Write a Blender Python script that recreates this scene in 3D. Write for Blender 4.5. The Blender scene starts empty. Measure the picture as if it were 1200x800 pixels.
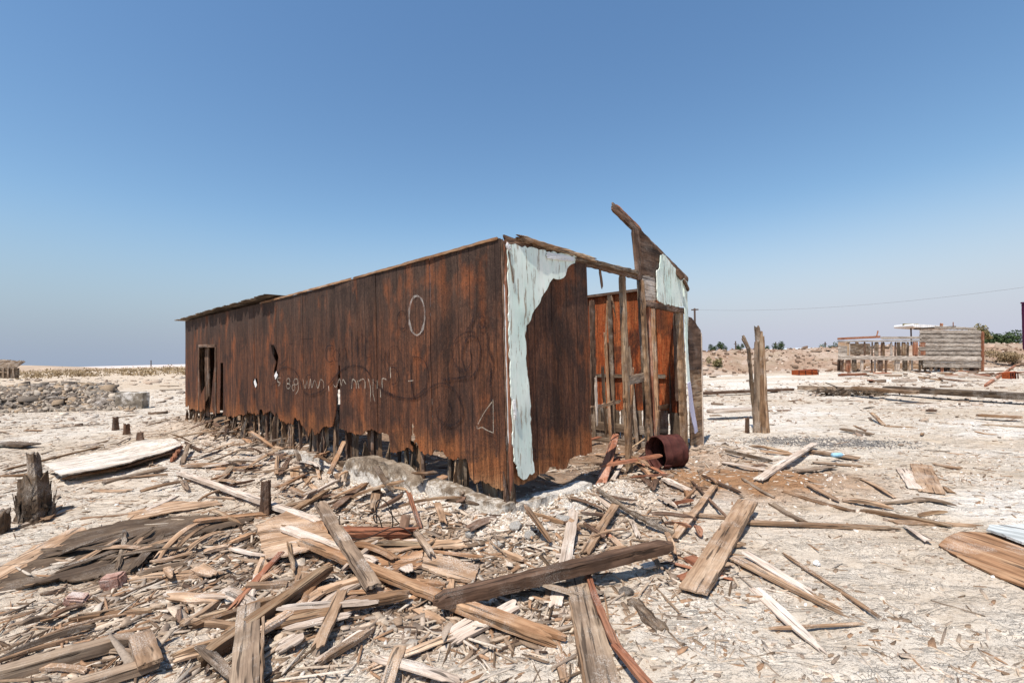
import bpy, bmesh, math, random
import numpy as np
from mathutils import Vector, Matrix

R = math.radians
rng = np.random.default_rng(7)
random.seed(7)
scene = bpy.context.scene
col = scene.collection

# ------------------------------------------------------------------ camera
CAM_H, FPX, ROLL = 1.75, 533.0, R(1.4)
PITCH = math.atan(18 / FPX)
fw = Vector((0, math.cos(PITCH), math.sin(PITCH)))
up0 = Vector((0, -math.sin(PITCH), math.cos(PITCH)))
r0 = Vector((1, 0, 0))
rt = r0 * math.cos(ROLL) - up0 * math.sin(ROLL)
up = up0 * math.cos(ROLL) + r0 * math.sin(ROLL)
cd = bpy.data.cameras.new('camera'); cam = bpy.data.objects.new('camera', cd); col.objects.link(cam)
cd.sensor_width = 36; cd.lens = FPX / 1200 * 36; cd.clip_start = 0.05; cd.clip_end = 20000
m = Matrix((rt, up, -fw)).transposed().to_4x4(); m.translation = Vector((0, 0, CAM_H))
cam.matrix_world = m
scene.camera = cam
CAMV = Vector((0, 0, CAM_H))

# ------------------------------------------------------------------ light
SUN_EL = R(64)
TR = Vector((0.47, 0.88, 0)).normalized()           # way the light travels over the ground
sund = -TR * math.cos(SUN_EL) + Vector((0, 0, math.sin(SUN_EL)))
w = bpy.data.worlds.new("World"); scene.world = w; w.use_nodes = True
wn = w.node_tree.nodes; wn.clear()
sky = wn.new('ShaderNodeTexSky'); sky.sky_type = 'NISHITA'; sky.sun_disc = False
sky.sun_elevation = SUN_EL; sky.sun_rotation = math.atan2(sund.x, sund.y)
sky.altitude = 100; sky.air_density = 1.35; sky.dust_density = .5; sky.ozone_density = 2.2
wl = w.node_tree.links
hs = wn.new('ShaderNodeHueSaturation'); hs.inputs['Saturation'].default_value = 1.16; hs.inputs['Hue'].default_value = .500
wl.new(sky.outputs[0], hs.inputs['Color'])
wg = wn.new('ShaderNodeTexCoord'); wsx = wn.new('ShaderNodeSeparateXYZ'); wl.new(wg.outputs['Generated'], wsx.inputs[0])
def wrange(sock, a, b, c, d, sm='LINEAR'):
    q = wn.new('ShaderNodeMapRange'); q.interpolation_type = sm; wl.new(sock, q.inputs[0])
    for i, v in enumerate((a, b, c, d)): q.inputs[i + 1].default_value = v
    return q.outputs[0]
wh = wn.new('ShaderNodeMix'); wh.data_type = 'RGBA'          # dusty air along the horizon, paler to the east (+x)
wl.new(wrange(wsx.outputs[0], -.7, .6, 0, 1), wh.inputs[0]); wh.inputs[6].default_value = (2.3, 2.85, 3.8, 1); wh.inputs[7].default_value = (3.8, 4.05, 4.95, 1)
wm = wn.new('ShaderNodeMix'); wm.data_type = 'RGBA'; wl.new(wrange(wsx.outputs[2], .0, .30, .96, 0, 'SMOOTHSTEP'), wm.inputs[0])
wl.new(hs.outputs[0], wm.inputs[6]); wl.new(wh.outputs[2], wm.inputs[7])
bg = wn.new('ShaderNodeBackground'); bg.inputs[1].default_value = 0.102
wo = wn.new('ShaderNodeOutputWorld')
wl.new(wm.outputs[2], bg.inputs[0]); w.node_tree.links.new(bg.outputs[0], wo.inputs[0])
sl = bpy.data.lights.new('sun', 'SUN'); sl.energy = 4.2; sl.angle = R(0.53); sl.color = (1, 0.955, 0.89)
so = bpy.data.objects.new('sun', sl); col.objects.link(so)
so.rotation_euler = (-sund).to_track_quat('-Z', 'Y').to_euler(); so.location = (0, 0, 30)
scene.view_settings.view_transform = 'Standard'; scene.view_settings.look = 'None'
scene.view_settings.exposure = 0.5; scene.view_settings.gamma = 1
scene.view_settings.use_curve_mapping = False

# ------------------------------------------------------------------ noise
def _h(ix, iy, s):
    n = (ix.astype(np.int64) * 374761393 + iy.astype(np.int64) * 668265263 + s * 1442695041) & 0xffffffff
    n = ((n ^ (n >> 13)) * 1274126177) & 0xffffffff
    return ((n ^ (n >> 16)) & 0xffff) / 65535.0 * 2 - 1
def noise(x, y, s=0):
    x = np.asarray(x, float); y = np.asarray(y, float)
    ix = np.floor(x); iy = np.floor(y); fx = x - ix; fy = y - iy
    fx = fx * fx * (3 - 2 * fx); fy = fy * fy * (3 - 2 * fy)
    a = _h(ix, iy, s); b = _h(ix + 1, iy, s); c = _h(ix, iy + 1, s); d = _h(ix + 1, iy + 1, s)
    return (a * (1 - fx) + b * fx) * (1 - fy) + (c * (1 - fx) + d * fx) * fy
def fbm(x, y, o=4, s=0):
    r = 0; a = 1.0; t = 0
    for i in range(o):
        r = r + a * noise(x, y, s + i * 17); t += a; a *= .5
        x, y = x * 1.9 + y * .5 + 3.1, y * 1.9 - x * .5 + 7.7
    return r / t
def sst(a, b, x):
    t = np.clip((np.asarray(x, float) - a) / (b - a), 0, 1); return t * t * (3 - 2 * t)

# ------------------------------------------------------------------ pixel helpers (1200x800 frame)
def ray(px, py): return (fw * FPX + rt * (px - 600) + up * (400 - py)).normalized()
Cx, Cy = -0.09, 4.69
U = Vector((-0.7322, 0.6811, 0)).normalized(); V = Vector((0.6811, 0.7322, 0)).normalized()
C = Vector((Cx, Cy, 0))
def plane_hit(px, py, o, d):
    n = Vector((-d.y, d.x, 0)); q = ray(px, py)
    k = (o - CAMV).dot(n) / q.dot(n); p = CAMV + q * k
    return (p - o).dot(d), p.z
def WL(px, py, off=0.0): return plane_hit(px, py, C - V * off, U)     # long wall (t, z); off = outwards
def WE(px, py, off=0.0): return plane_hit(px, py, C - U * off, V)     # end wall (s, z)
def pL(t, z, off=0.0): return C - V * off + U * t + Vector((0, 0, z))
def pE(s, z, off=0.0): return C - U * off + V * s + Vector((0, 0, z))
def at(px, py, Y):
    q = ray(px, py); return CAMV + q * (Y / q.y)
TL, SL = WL(217, 480)[0], 4.55

# ------------------------------------------------------------------ terrain
def wall_dist(x, y):                                  # outside distances to the shed's rectangle
    dx, dy = x - Cx, y - Cy
    t = dx * U.x + dy * U.y; s = dx * V.x + dy * V.y
    ex = np.maximum(np.maximum(-t, t - TL), 0); ey = np.maximum(np.maximum(-s, s - SL), 0)
    return t, s, np.hypot(ex, ey)
def height(x, y, fine=True):
    x = np.asarray(x, float); y = np.asarray(y, float)
    near = np.exp(-(y / 45.0) ** 2)
    h = .05 * fbm(x * .3, y * .3, 3, 1) * near
    t, s, d = wall_dist(x, y)
    # salt heap round the footing
    heap = (np.exp(-((d - .42) / .3) ** 2) + .25 * np.exp(-(d / .3) ** 2)) * (.13 + .06 * fbm(x * 2.2, y * 2.2, 2, 5)) * (sst(-.8, .4, t + 1) * 1) * (1 - .6 * sst(1.5, 4, s)) * (1 - .45 * np.exp(-((t - 2.6) / .8) ** 2) * (s < .1))
    h = h + heap
    ins = sst(.1, .4, t) * sst(TL, TL - .5, t) * sst(-.05, .25, s) * sst(SL, SL - .3, s)
    h = h + ins * (.02 + .16 * sst(3.0, 5.0, t) + .05 * fbm(x * 2, y * 2, 2, 33))
    lit = np.exp(-(((x + 1.0) / 2.2) ** 2 + ((y - 4.6) / 1.2) ** 2)) * .06
    h = h + lit
    # low brown mound right of the shed
    h = h + .10 * np.exp(-(((x - 3.4) / 1.1) ** 2 + ((y - 6.1) / .55) ** 2)) * (1 + .4 * fbm(x * 3, y * 3, 2, 8))
    h = h + .16 * np.exp(-(((x - 6.2) / 1.0) ** 2 + ((y - 16.8) / .5) ** 2))
    # mounds on the left
    h = h + .12 * np.exp(-(((x + 6.5) / 1.6) ** 2 + ((y - 9.0) / .5) ** 2)) * (1 + .5 * fbm(x * 2, y * 2, 2, 9))
    vh = np.clip((y - 18.9) / 4.2, 0, 1); h = h + .85 * np.sin(np.pi * vh) ** .7 * sst(.1, -.9, x + .845 * y) * (1 + .25 * fbm(x * 1.5, y * 1.5, 3, 83))
    # earth bank on the right, far
    cr = 43 + 1.5 * fbm(x * .05, 0 * x, 2, 3)
    br = sst(-14, 14, x - y * .1)
    k = np.clip(1 - np.abs(y - cr) / 7.5, 0, 1)
    h = h + br * (1.85 + .1 * fbm(x * .2, y * .2, 3, 4)) * (k * k * (3 - 2 * k)) * (1 + .05 * fbm(x * .9, y * .9, 3, 6)) + br * .14 * fbm(x * 1.2, y * .8, 3, 7) * sst(34, 36, y) * sst(46, 42, y)
    h = h + br * .5 * sst(44, 50, y)
    if fine:
        nr = np.exp(-(y / 14.0) ** 2)
        rough = np.clip(sst(.9, .2, d) + .25, 0, 1)
        h = h + .016 * fbm(x * 1.7, y * 1.7, 3, 11) * nr
        c = fbm(x * 3.3 + y * 1.2, y * 5.5 - x * 1.0, 3, 12)
        h = h + .011 * (sst(-.05, .06, c) + sst(.25, .33, c)) * nr          # flaked crust ledges
        h = h + (.006 + .055 * sst(.8, .15, d) * (d > .02)) * fbm(x * 11, y * 11, 3, 14) * nr
        h = h + .006 * (1 - np.abs(fbm(x * 4, y * 4, 2, 15)) * 4).clip(0, 1) * nr
    return h
def hz(x, y): return float(height(np.array([x]), np.array([y]))[0])
def G(px, py, lift=0.0):
    q = ray(px, py); z = 0.0
    for _ in range(8):
        k = (z + lift - CAM_H) / q.z; p = CAMV + q * k
        z = .5 * z + .5 * hz(p.x, p.y)
    p = CAMV + q * ((z + lift - CAM_H) / q.z)
    return p

# ------------------------------------------------------------------ materials
def lin(r, g, b):
    f = lambda c: (c / 255 / 12.92) if c / 255 <= .04045 else ((c / 255 + .055) / 1.055) ** 2.4
    return (f(r), f(g), f(b), 1)
class NT:
    def __init__(s, name):
        s.m = bpy.data.materials.new(name); s.m.use_nodes = True
        s.t = s.m.node_tree; s.t.nodes.clear()
        s.out = s.n('ShaderNodeOutputMaterial'); s.b = s.n('ShaderNodeBsdfPrincipled')
        s.l(s.b.outputs[0], s.out.inputs[0])
        s.b.inputs['Specular IOR Level'].default_value = .15; s.b.inputs['Roughness'].default_value = .9
    def n(s, ty, **k):
        q = s.t.nodes.new(ty)
        for a, v in k.items(): setattr(q, a, v)
        return q
    def l(s, a, b): s.t.links.new(a, b)
    def put(s, v, sock):
        if isinstance(v, (int, float, tuple, list)): sock.default_value = v
        else: s.l(v, sock)
    def noise(s, vec, sc=1, det=4, rough=.55, dist=0):
        q = s.n('ShaderNodeTexNoise'); q.inputs['Scale'].default_value = sc; q.inputs['Detail'].default_value = det
        q.inputs['Roughness'].default_value = rough; q.inputs['Distortion'].default_value = dist
        s.l(vec, q.inputs['Vector']); return q.outputs['Fac']
    def mp(s, vec, sc, loc=(0, 0, 0)):
        q = s.n('ShaderNodeMapping'); q.inputs['Scale'].default_value = sc; q.inputs['Location'].default_value = loc
        s.l(vec, q.inputs['Vector']); return q.outputs[0]
    def rng(s, v, a, b, c=0, d=1):
        q = s.n('ShaderNodeMapRange'); s.put(v, q.inputs[0])
        for i, x in enumerate((a, b, c, d)): q.inputs[i + 1].default_value = x
        return q.outputs[0]
    def ma(s, op, a, b=0.0, c=0.0):
        q = s.n('ShaderNodeMath', operation=op); s.put(a, q.inputs[0]); s.put(b, q.inputs[1]); s.put(c, q.inputs[2]); return q.outputs[0]
    def mix(s, f, a, b, mode='MIX'):
        q = s.n('ShaderNodeMix', data_type='RGBA', blend_type=mode)
        s.put(f, q.inputs[0]); s.put(a, q.inputs[6]); s.put(b, q.inputs[7]); return q.outputs[2]
    def ramp(s, v, pts):
        q = s.n('ShaderNodeValToRGB'); s.l(v, q.inputs[0]); e = q.color_ramp.elements
        while len(e) < len(pts): e.new(.5)
        for i, (p, c) in enumerate(pts): e[i].position = p; e[i].color = c
        return q.outputs[0]
    def bump(s, v, st=.5, d=.01):
        q = s.n('ShaderNodeBump'); q.inputs['Strength'].default_value = st; q.inputs['Distance'].default_value = d
        s.l(v, q.inputs['Height']); s.l(q.outputs[0], s.b.inputs['Normal'])
    def coord(s):
        return s.n('ShaderNodeTexCoord').outputs['Object']
    def rnd(s):
        return s.n('ShaderNodeObjectInfo').outputs['Random']
    def vadd(s, a, r, k=37.0):
        c = s.n('ShaderNodeCombineXYZ'); m = s.ma('MULTIPLY', r, k)
        for i in range(3): s.l(m, c.inputs[i])
        q = s.n('ShaderNodeVectorMath', operation='ADD'); s.l(a, q.inputs[0]); s.l(c.outputs[0], q.inputs[1]); return q.outputs[0]
    def color(s, c): s.put(c, s.b.inputs['Base Color'])

def wood(name, dark, mid, light, salt=.25, axis='X', vary=.3, grainc=1.0, crack=1.0):
    t = NT(name); r = t.rnd(); v = t.vadd(t.coord(), r)
    def sc(a, b): return (a, b, b) if axis == 'X' else (b, b, a)
    big = t.noise(t.mp(v, sc(1.3, 9)), 1, 6, .6, .3)
    fine = t.noise(t.mp(v, sc(3.5, 85)), 1, 4, .6, .2)
    crk = t.noise(t.mp(v, sc(1.6, 38)), 1, 2, .5, .4)
    blot = t.noise(v, 4.5, 4, .6)
    c = t.ramp(big, [(.28, dark), (.48, mid), (.72, light)])
    c = t.mix(1.0, c, t.ramp(fine, [(.3, (.62,) * 3 + (1,)), (.5, (.95,) * 3 + (1,)), (.75, (1.2,) * 3 + (1,))]), 'MULTIPLY')
    ck = t.rng(crk, .60, .655, 0, .78 * crack)
    c = t.mix(ck, c, (.035, .024, .017, 1))
    dirt = t.rng(blot, .52, .68, 0, .45)
    c = t.mix(dirt, c, dark)
    if salt:
        sp = t.noise(v, 130, 3, .7); sl_ = t.noise(v, 3.1, 4, .65)
        sm = t.ma('MULTIPLY', t.rng(sl_, .50, .66, 0, 1), t.rng(sp, .46, .62, 0, 1))
        c = t.mix(t.ma('MULTIPLY', sm, salt * 2), c, lin(228, 218, 205))
    br = t.rng(r, 0, 1, 1 - vary, 1 + vary * .6)
    q = t.n('ShaderNodeCombineColor'); [t.l(br, q.inputs[i]) for i in range(3)]
    c = t.mix(1.0, c, q.outputs[0], 'MULTIPLY')
    t.color(c)
    hgt = t.ma('SUBTRACT', t.ma('ADD', t.ma('MULTIPLY', fine, .6), t.ma('MULTIPLY', big, .6)), t.ma('MULTIPLY', ck, 1.1))
    t.bump(hgt, .9 * grainc, .006)
    return t.m
W_TAN = wood('weathered_tan_wood', lin(108, 84, 64), lin(162, 130, 102), lin(198, 170, 142), .3)
W_GREY = wood('grey_weathered_wood', lin(86, 72, 60), lin(138, 116, 96), lin(176, 154, 130), .3)
W_BROWN = wood('dark_brown_wood', lin(60, 46, 38), lin(100, 76, 60), lin(142, 112, 92), .15)
W_RED = wood('reddish_wood', lin(108, 66, 48), lin(154, 100, 74), lin(184, 136, 106), .2)
W_WHITE = wood('bleached_wood', lin(158, 136, 116), lin(192, 172, 154), lin(220, 206, 192), .5, vary=.15)
W_ORANGE = wood('orange_brown_wood', lin(104, 74, 50), lin(160, 120, 88), lin(194, 158, 124), .25)
W_ROT = wood('rotten_dark_wood', lin(52, 42, 34), lin(98, 80, 64), lin(150, 130, 108), .3)
W_POST = wood('grey_split_post_wood', lin(82, 62, 48), lin(140, 108, 80), lin(190, 165, 135), .2)
W_SHEET = wood('greyish_painted_board', lin(150, 152, 148), lin(196, 198, 194), lin(214, 212, 206), .2, vary=.05)
W_DKROT = wood('dark_dirt_caked_veneer', lin(62, 50, 40), lin(88, 72, 58), lin(116, 98, 80), .12, vary=.1, grainc=.6, crack=.4)

def panel_mat(name, inner=False, tone=1.0):
    """rust-brown grooved sheathing; object space x along the wall, z up"""
    t = NT(name); oc = t.coord(); r = t.rnd()
    v = oc
    sep = t.n('ShaderNodeSeparateXYZ'); t.l(oc, sep.inputs[0]); x, z = sep.outputs[0], sep.outputs[2]
    streak = t.noise(t.mp(v, (13, 13, 1.6)), 1, 8, .78, .8)
    fine = t.noise(t.mp(v, (70, 70, 2.6)), 1, 5, .65, .2)
    mott = t.noise(t.mp(v, (2.2, 2.2, 1.0)), 1, 5, .6)
    speck = t.noise(v, 95, 3, .7)
    if inner:
        c = t.ramp(streak, [(.3, lin(92, 44, 24)), (.48, lin(150, 72, 36)), (.7, lin(186, 116, 70))])
    else:
        c = t.ramp(streak, [(.28, lin(46, 34, 28)), (.44, lin(76, 51, 40)), (.55, lin(98, 63, 45)), (.65, lin(128, 80, 53)), (.8, lin(154, 122, 98))])
        # greyer, darker towards the top edge; oranger towards the rotten foot
        topm = t.rng(t.ma('ADD', z, t.ma('MULTIPLY', mott, .9)), 2.35, 3.1, 0, .82)
        c = t.mix(topm, c, lin(70, 56, 48))
        foot = t.rng(t.ma('SUBTRACT', z, t.ma('MULTIPLY', mott, 1.1)), .35, .05, 0, .8)
        c = t.mix(t.ma('MULTIPLY', foot, .9), c, t.ramp(streak, [(.3, lin(100, 60, 38)), (.6, lin(164, 104, 62))]))
        low = t.rng(t.ma('SUBTRACT', z, t.ma('MULTIPLY', streak, .5)), .28, .02, 0, .75)
        c = t.mix(low, c, lin(176, 136, 98))
    c = t.mix(1.0, c, t.ramp(fine, [(.3, (.5,) * 3 + (1,)), (.5, (.95,) * 3 + (1,)), (.72, (1.35,) * 3 + (1,))]), 'MULTIPLY')
    c = t.mix(t.rng(t.noise(t.mp(v, (1.6, 1.6, .8), (5, 2, 1)), 1, 7, .7, 1.0), .50, .60, 0, .72), c, lin(50, 38, 33)); c = t.mix(t.rng(mott, .54, .66, 0, .5), c, lin(150, 84, 46))
    c = t.mix(t.rng(speck, .60, .72, 0, .5), c, lin(160, 130, 106)); c = t.mix(t.rng(t.noise(t.mp(v, (60, 60, 45)), 1, 3, .7), .52, .64, 0, .55), c, lin(48, 36, 32))
    # grooves every 0.205 m, some darker than others
    wob = t.ma('MULTIPLY', t.noise(t.mp(v, (1, 1, .8)), 1, 2), .03)
    fx = t.ma('MULTIPLY', t.ma('ADD', x, wob), 1 / .205)
    fr = t.ma('ABSOLUTE', t.ma('SUBTRACT', t.ma('FRACT', fx), .5))
    gr = t.rng(fr, .03, .012, 0, 1)
    gid = t.n('ShaderNodeTexWhiteNoise', noise_dimensions='1D'); t.l(t.ma('FLOOR', t.ma('ADD', fx, .0)), gid.inputs['W'])
    gs = t.rng(gid.outputs[0], .1, .9, .25, 1.0)
    gr = t.ma('MULTIPLY', gr, gs)
    c = t.mix(t.ma('MULTIPLY', gr, .75), c, (.02, .012, .009, 1))
    bid = t.ma('MULTIPLY', t.rng(gid.outputs[0], 0, 1, .8, 1.2), t.rng(t.noise(t.mp(v, (28, 28, 22)), 1, 4, .7), .3, .7, .72, 1.25))
    q = t.n('ShaderNodeCombineColor'); [t.l(t.ma('MULTIPLY', bid, tone), q.inputs[i]) for i in range(3)]
    c = t.mix(1.0, c, q.outputs[0], 'MULTIPLY')
    # nail heads along the grooves
    dx = t.ma('MULTIPLY', t.ma('ABSOLUTE', t.ma('SUBTRACT', t.ma('FRACT', t.ma('MULTIPLY', t.ma('ADD', x, .07), 1 / .41)), .5)), .41)
    dz = t.ma('MULTIPLY', t.ma('ABSOLUTE', t.ma('SUBTRACT', t.ma('FRACT', t.ma('MULTIPLY', t.ma('ADD', z, t.ma('MULTIPLY', gid.outputs[0], .1)), 1 / .31)), .5)), .31)
    dd = t.ma('POWER', t.ma('ADD', t.ma('MULTIPLY', dx, dx), t.ma('MULTIPLY', dz, dz)), .5)
    c = t.mix(t.rng(dd, .008, .005, 0, .85), c, (.012, .009, .008, 1))
    t.color(c)
    t.bump(t.ma('SUBTRACT', t.ma('ADD', t.ma('MULTIPLY', fine, .7), t.ma('MULTIPLY', streak, .4)), gr), 1.0, .008)
    return t.m
PANEL = panel_mat('rust_brown_sheathing'); PANEL_IN = panel_mat('orange_inner_boarding', True)
PANEL_E = panel_mat('brown_end_sheathing', False, 1.1)

def paint_mat(name, base, base2, under, amt=.5, lap=.0):
    t = NT(name); v = t.coord()
    chip = t.noise(t.mp(v, (26, 26, 3.0)), 1, 6, .7); blot = t.noise(t.mp(v, (3, 3, 1.2)), 1, 4, .6)
    fine = t.noise(t.mp(v, (120, 120, 6)), 1, 3, .6)
    c = t.mix(t.rng(blot, .35, .65), base, base2)
    c = t.mix(t.rng(fine, .3, .7, .15, 0), c, under)
    f = t.rng(t.ma('ADD', chip, t.ma('MULTIPLY', blot, .25)), .80 - amt * .12, .83 - amt * .10, 0, .8)
    c = t.mix(f, c, under)
    st = t.noise(t.mp(v, (18, 18, .5)), 1, 4, .6)
    c = t.mix(t.rng(st, .58, .72, 0, .35), c, lin(150, 135, 110))
    t.b.inputs['Roughness'].default_value = .6
    t.color(c); t.bump(t.ma('SUBTRACT', t.ma('MULTIPLY', fine, .3), f), .6, .004)
    return t.m
MINT = paint_mat('peeling_mint_paint', lin(240, 242, 230), lin(214, 232, 218), lin(150, 128, 104), .95)
WHITEP = paint_mat('old_white_paint', lin(232, 230, 226), lin(215, 212, 208), lin(150, 128, 108), .5)
LAV = paint_mat('faded_lilac_paint', lin(205, 200, 222), lin(190, 188, 205), lin(140, 120, 100), .4)

def mineral(name, a, b, c_, sc=3, bump=1.0, bd=.02, salt=.4):
    t = NT(name); v = t.vadd(t.coord(), t.rnd(), 11)
    n1 = t.noise(v, sc, 6, .65); n2 = t.noise(v, sc * 14, 5, .7); n3 = t.noise(v, sc * .8, 4, .6)
    c = t.ramp(n1, [(.3, a), (.5, b), (.7, c_)])
    c = t.mix(1.0, c, t.ramp(n2, [(.3, (.6,) * 3 + (1,)), (.6, (1.1,) * 3 + (1,))]), 'MULTIPLY')
    c = t.mix(t.rng(t.ma('ADD', n3, t.ma('MULTIPLY', n2, .4)), .70, .82, 0, salt), c, lin(236, 228, 218))
    t.color(c); t.bump(t.ma('ADD', n1, n2), bump, bd)
    return t.m
CONC = mineral('salt_stained_concrete', lin(92, 82, 72), lin(140, 128, 112), lin(185, 172, 155), 3.5, 1, .015, .8)
ROCK = mineral('grey_rock', lin(104, 94, 84), lin(156, 142, 128), lin(196, 182, 168), 4, 1, .03, .3)
BRICK = mineral('pale_pink_brick', lin(140, 100, 86), lin(178, 140, 124), lin(210, 184, 168), 9, .8, .01, .5)
SALT = mineral('white_salt_crust', lin(170, 155, 138), lin(222, 212, 198), lin(244, 238, 230), 9, 1, .02, .6)
def plain(name, c, rough=.8, metal=0.0, var=.35, sc=6):
    t = NT(name); v = t.vadd(t.coord(), t.rnd(), 9); n = t.noise(v, sc, 5, .65)
    k = lambda f: tuple(x * f for x in c[:3]) + (1,)
    t.color(t.ramp(n, [(.3, k(1 - var)), (.7, k(1 + var))])); t.b.inputs['Roughness'].default_value = rough
    t.b.inputs['Metallic'].default_value = metal; t.bump(n, .4, .01); return t.m
RUST = plain('dark_rusted_steel', lin(78, 44, 38), .75, .1, .45, 9)
RUSTO = plain('orange_rust', lin(150, 74, 40), .85, 0, .4, 12)
DARKM = plain('black_wire', lin(48, 40, 36), .7)
BLUE = plain('blue_plastic', lin(150, 190, 210), .4, 0, .1)
PURP = plain('purple_painted_steel', lin(70, 26, 54), .6, 0, .1)
WHITE = plain('white_plaster', lin(225, 222, 218), .8, 0, .08)
ROOFM = plain('pale_roof', lin(205, 212, 214), .8, 0, .1)
POLEM = plain('dark_pole', lin(92, 78, 70), .9, 0, .2)
DARKW = plain('dark_shed_boards', lin(74, 60, 52), .95, 0, .5, 2)
def leafm(name, a, b):
    t = NT(name); g = t.n('ShaderNodeNewGeometry'); 
    t.color(t.ramp(g.outputs['Random Per Island'], [(0, a), (1, b)])); return t.m
LEAF = leafm('green_leaves', lin(40, 54, 34), lin(84, 98, 62)); LEAFD = leafm('dry_olive_leaves', lin(104, 96, 62), lin(150, 138, 98))
DRY = leafm('dry_scrub', lin(120, 100, 74), lin(172, 150, 116))
def vcol(name, rough=.95, sc=60, bd=.004):
    t = NT(name); a = t.n('ShaderNodeAttribute', attribute_name='Col'); v = t.coord()
    n = t.noise(v, sc, 4, .65)
    t.color(t.mix(1.0, a.outputs[0], t.ramp(n, [(.3, (.7,) * 3 + (1,)), (.7, (1.15,) * 3 + (1,))]), 'MULTIPLY'))
    t.b.inputs['Roughness'].default_value = rough; t.bump(n, .6, bd); return t.m
LITTER = vcol('splintered_wood_chips'); GRAVELM = vcol('loose_stones', .95, 40)

def ground_mat():
    t = NT('desert_crust'); a = t.n('ShaderNodeAttribute', attribute_name='Col'); v = t.n('ShaderNodeNewGeometry').outputs['Position']
    n1 = t.noise(v, 2.3, 6, .65); n2 = t.noise(v, 16, 6, .7, .2); n3 = t.noise(v, 85, 5, .7)
    lam = t.noise(t.mp(v, (2.0, 7.0, 5)), 1, 6, .7, 1.2)
    c = t.mix(1.0, a.outputs[0], t.ramp(n1, [(.32, (.80, .76, .71, 1)), (.5, (1, 1, 1, 1)), (.68, (1.13, 1.15, 1.17, 1))]), 'MULTIPLY')
    c = t.mix(1.0, c, t.ramp(n2, [(.28, (.74, .70, .65, 1)), (.42, (.97, .96, .95, 1)), (.7, (1.08, 1.09, 1.10, 1))]), 'MULTIPLY')
    c = t.mix(1.0, c, t.ramp(n3, [(.32, (.66, .62, .58, 1)), (.47, (1, 1, 1, 1)), (.75, (1.08,) * 3 + (1,))]), 'MULTIPLY')
    # peeling layers: thin dark shadowed lips are left to the bump; here only the browner bared soil
    bare = t.rng(lam, .58, .64, 0, .22)
    c = t.mix(bare, c, lin(166, 144, 124))
    vo = t.n('ShaderNodeTexVoronoi', feature='DISTANCE_TO_EDGE'); vo.inputs['Scale'].default_value = 9
    wv = t.n('ShaderNodeVectorMath', operation='ADD'); t.l(v, wv.inputs[0])
    nz = t.n('ShaderNodeTexNoise'); nz.inputs['Scale'].default_value = 5; t.l(v, nz.inputs['Vector']); t.l(nz.outputs['Color'], wv.inputs[1])
    t.l(wv.outputs[0], vo.inputs['Vector'])
    crk = t.ma('MULTIPLY', t.rng(vo.outputs[0], .05, .0, 0, 1), t.rng(n1, .45, .6, 0, 1))
    c = t.mix(t.ma('MULTIPLY', crk, .35), c, lin(120, 98, 80))
    t.color(c)
    step = t.rng(lam, .50, .54, 0, 1); step2 = t.rng(lam, .60, .63, 0, 1)
    h = t.ma('ADD', t.ma('MULTIPLY', n2, 1.6), t.ma('MULTIPLY', n3, .5))
    h = t.ma('ADD', h, t.ma('MULTIPLY', t.ma('ADD', step, step2), .55))
    h = t.ma('SUBTRACT', h, t.ma('MULTIPLY', crk, .5))
    t.bump(h, 1.0, .015); t.b.inputs['Specular IOR Level'].default_value = .05
    return t.m
GROUND = ground_mat()

# ------------------------------------------------------------------ object helpers
class MB:
    def __init__(s): s.v = []; s.f = []
    def add(s, v, f):
        b = len(s.v); s.v += [tuple(p) for p in v]; s.f += [tuple(i + b for i in q) for q in f]
    def hexa(s, p): s.add(p, [(0, 3, 2, 1), (4, 5, 6, 7), (0, 1, 5, 4), (1, 2, 6, 5), (2, 3, 7, 6), (3, 0, 4, 7)])
    def box(s, x0, x1, y0, y1, z0, z1):
        s.hexa([(x0, y0, z0), (x1, y0, z0), (x1, y1, z0), (x0, y1, z0), (x0, y0, z1), (x1, y0, z1), (x1, y1, z1), (x0, y1, z1)])
    def mesh(s, name, mat, smooth=False):
        me = bpy.data.meshes.new(name); me.from_pydata(s.v, [], s.f); me.materials.append(mat)
        if smooth: me.polygons.foreach_set('use_smooth', [True] * len(me.polygons))
        me.update(); return me
def new(name, me, parent=None, M=None):
    o = bpy.data.objects.new(name, me); col.objects.link(o)
    if parent is not None:
        o.parent = parent
        if M is not None: o.matrix_local = Matrix.Translation(-parent.location) @ M
    elif M is not None: o.matrix_world = M
    return o
def empty(name, loc=(0, 0, 0)):
    o = bpy.data.objects.new(name, None); col.objects.link(o); o.location = loc; o.empty_display_size = .2; return o
def tag(o, label=None, cat=None, group=None, kind=None):
    if label: o['label'] = label
    if cat: o['category'] = cat
    if group: o['group'] = group
    if kind: o['kind'] = kind
    return o
def npmesh(name, v, f, mat, colr=None, smooth=False):
    me = bpy.data.meshes.new(name); v = np.asarray(v, np.float32); f = np.asarray(f, np.int32)
    me.vertices.add(len(v)); me.vertices.foreach_set('co', v.ravel())
    k = f.shape[1]; me.loops.add(f.size); me.loops.foreach_set('vertex_index', f.ravel())
    me.polygons.add(len(f)); me.polygons.foreach_set('loop_start', np.arange(0, f.size, k, dtype=np.int32))
    me.polygons.foreach_set('loop_total', np.full(len(f), k, np.int32))
    me.materials.append(mat); me.update(calc_edges=True); me.validate()
    if colr is not None:
        a = me.color_attributes.new('Col', 'FLOAT_COLOR', 'POINT')
        a.data.foreach_set('color', np.c_[colr, np.ones(len(v))].astype(np.float32).ravel())
    if smooth: me.polygons.foreach_set('use_smooth', np.ones(len(f), bool))
    return me

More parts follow.
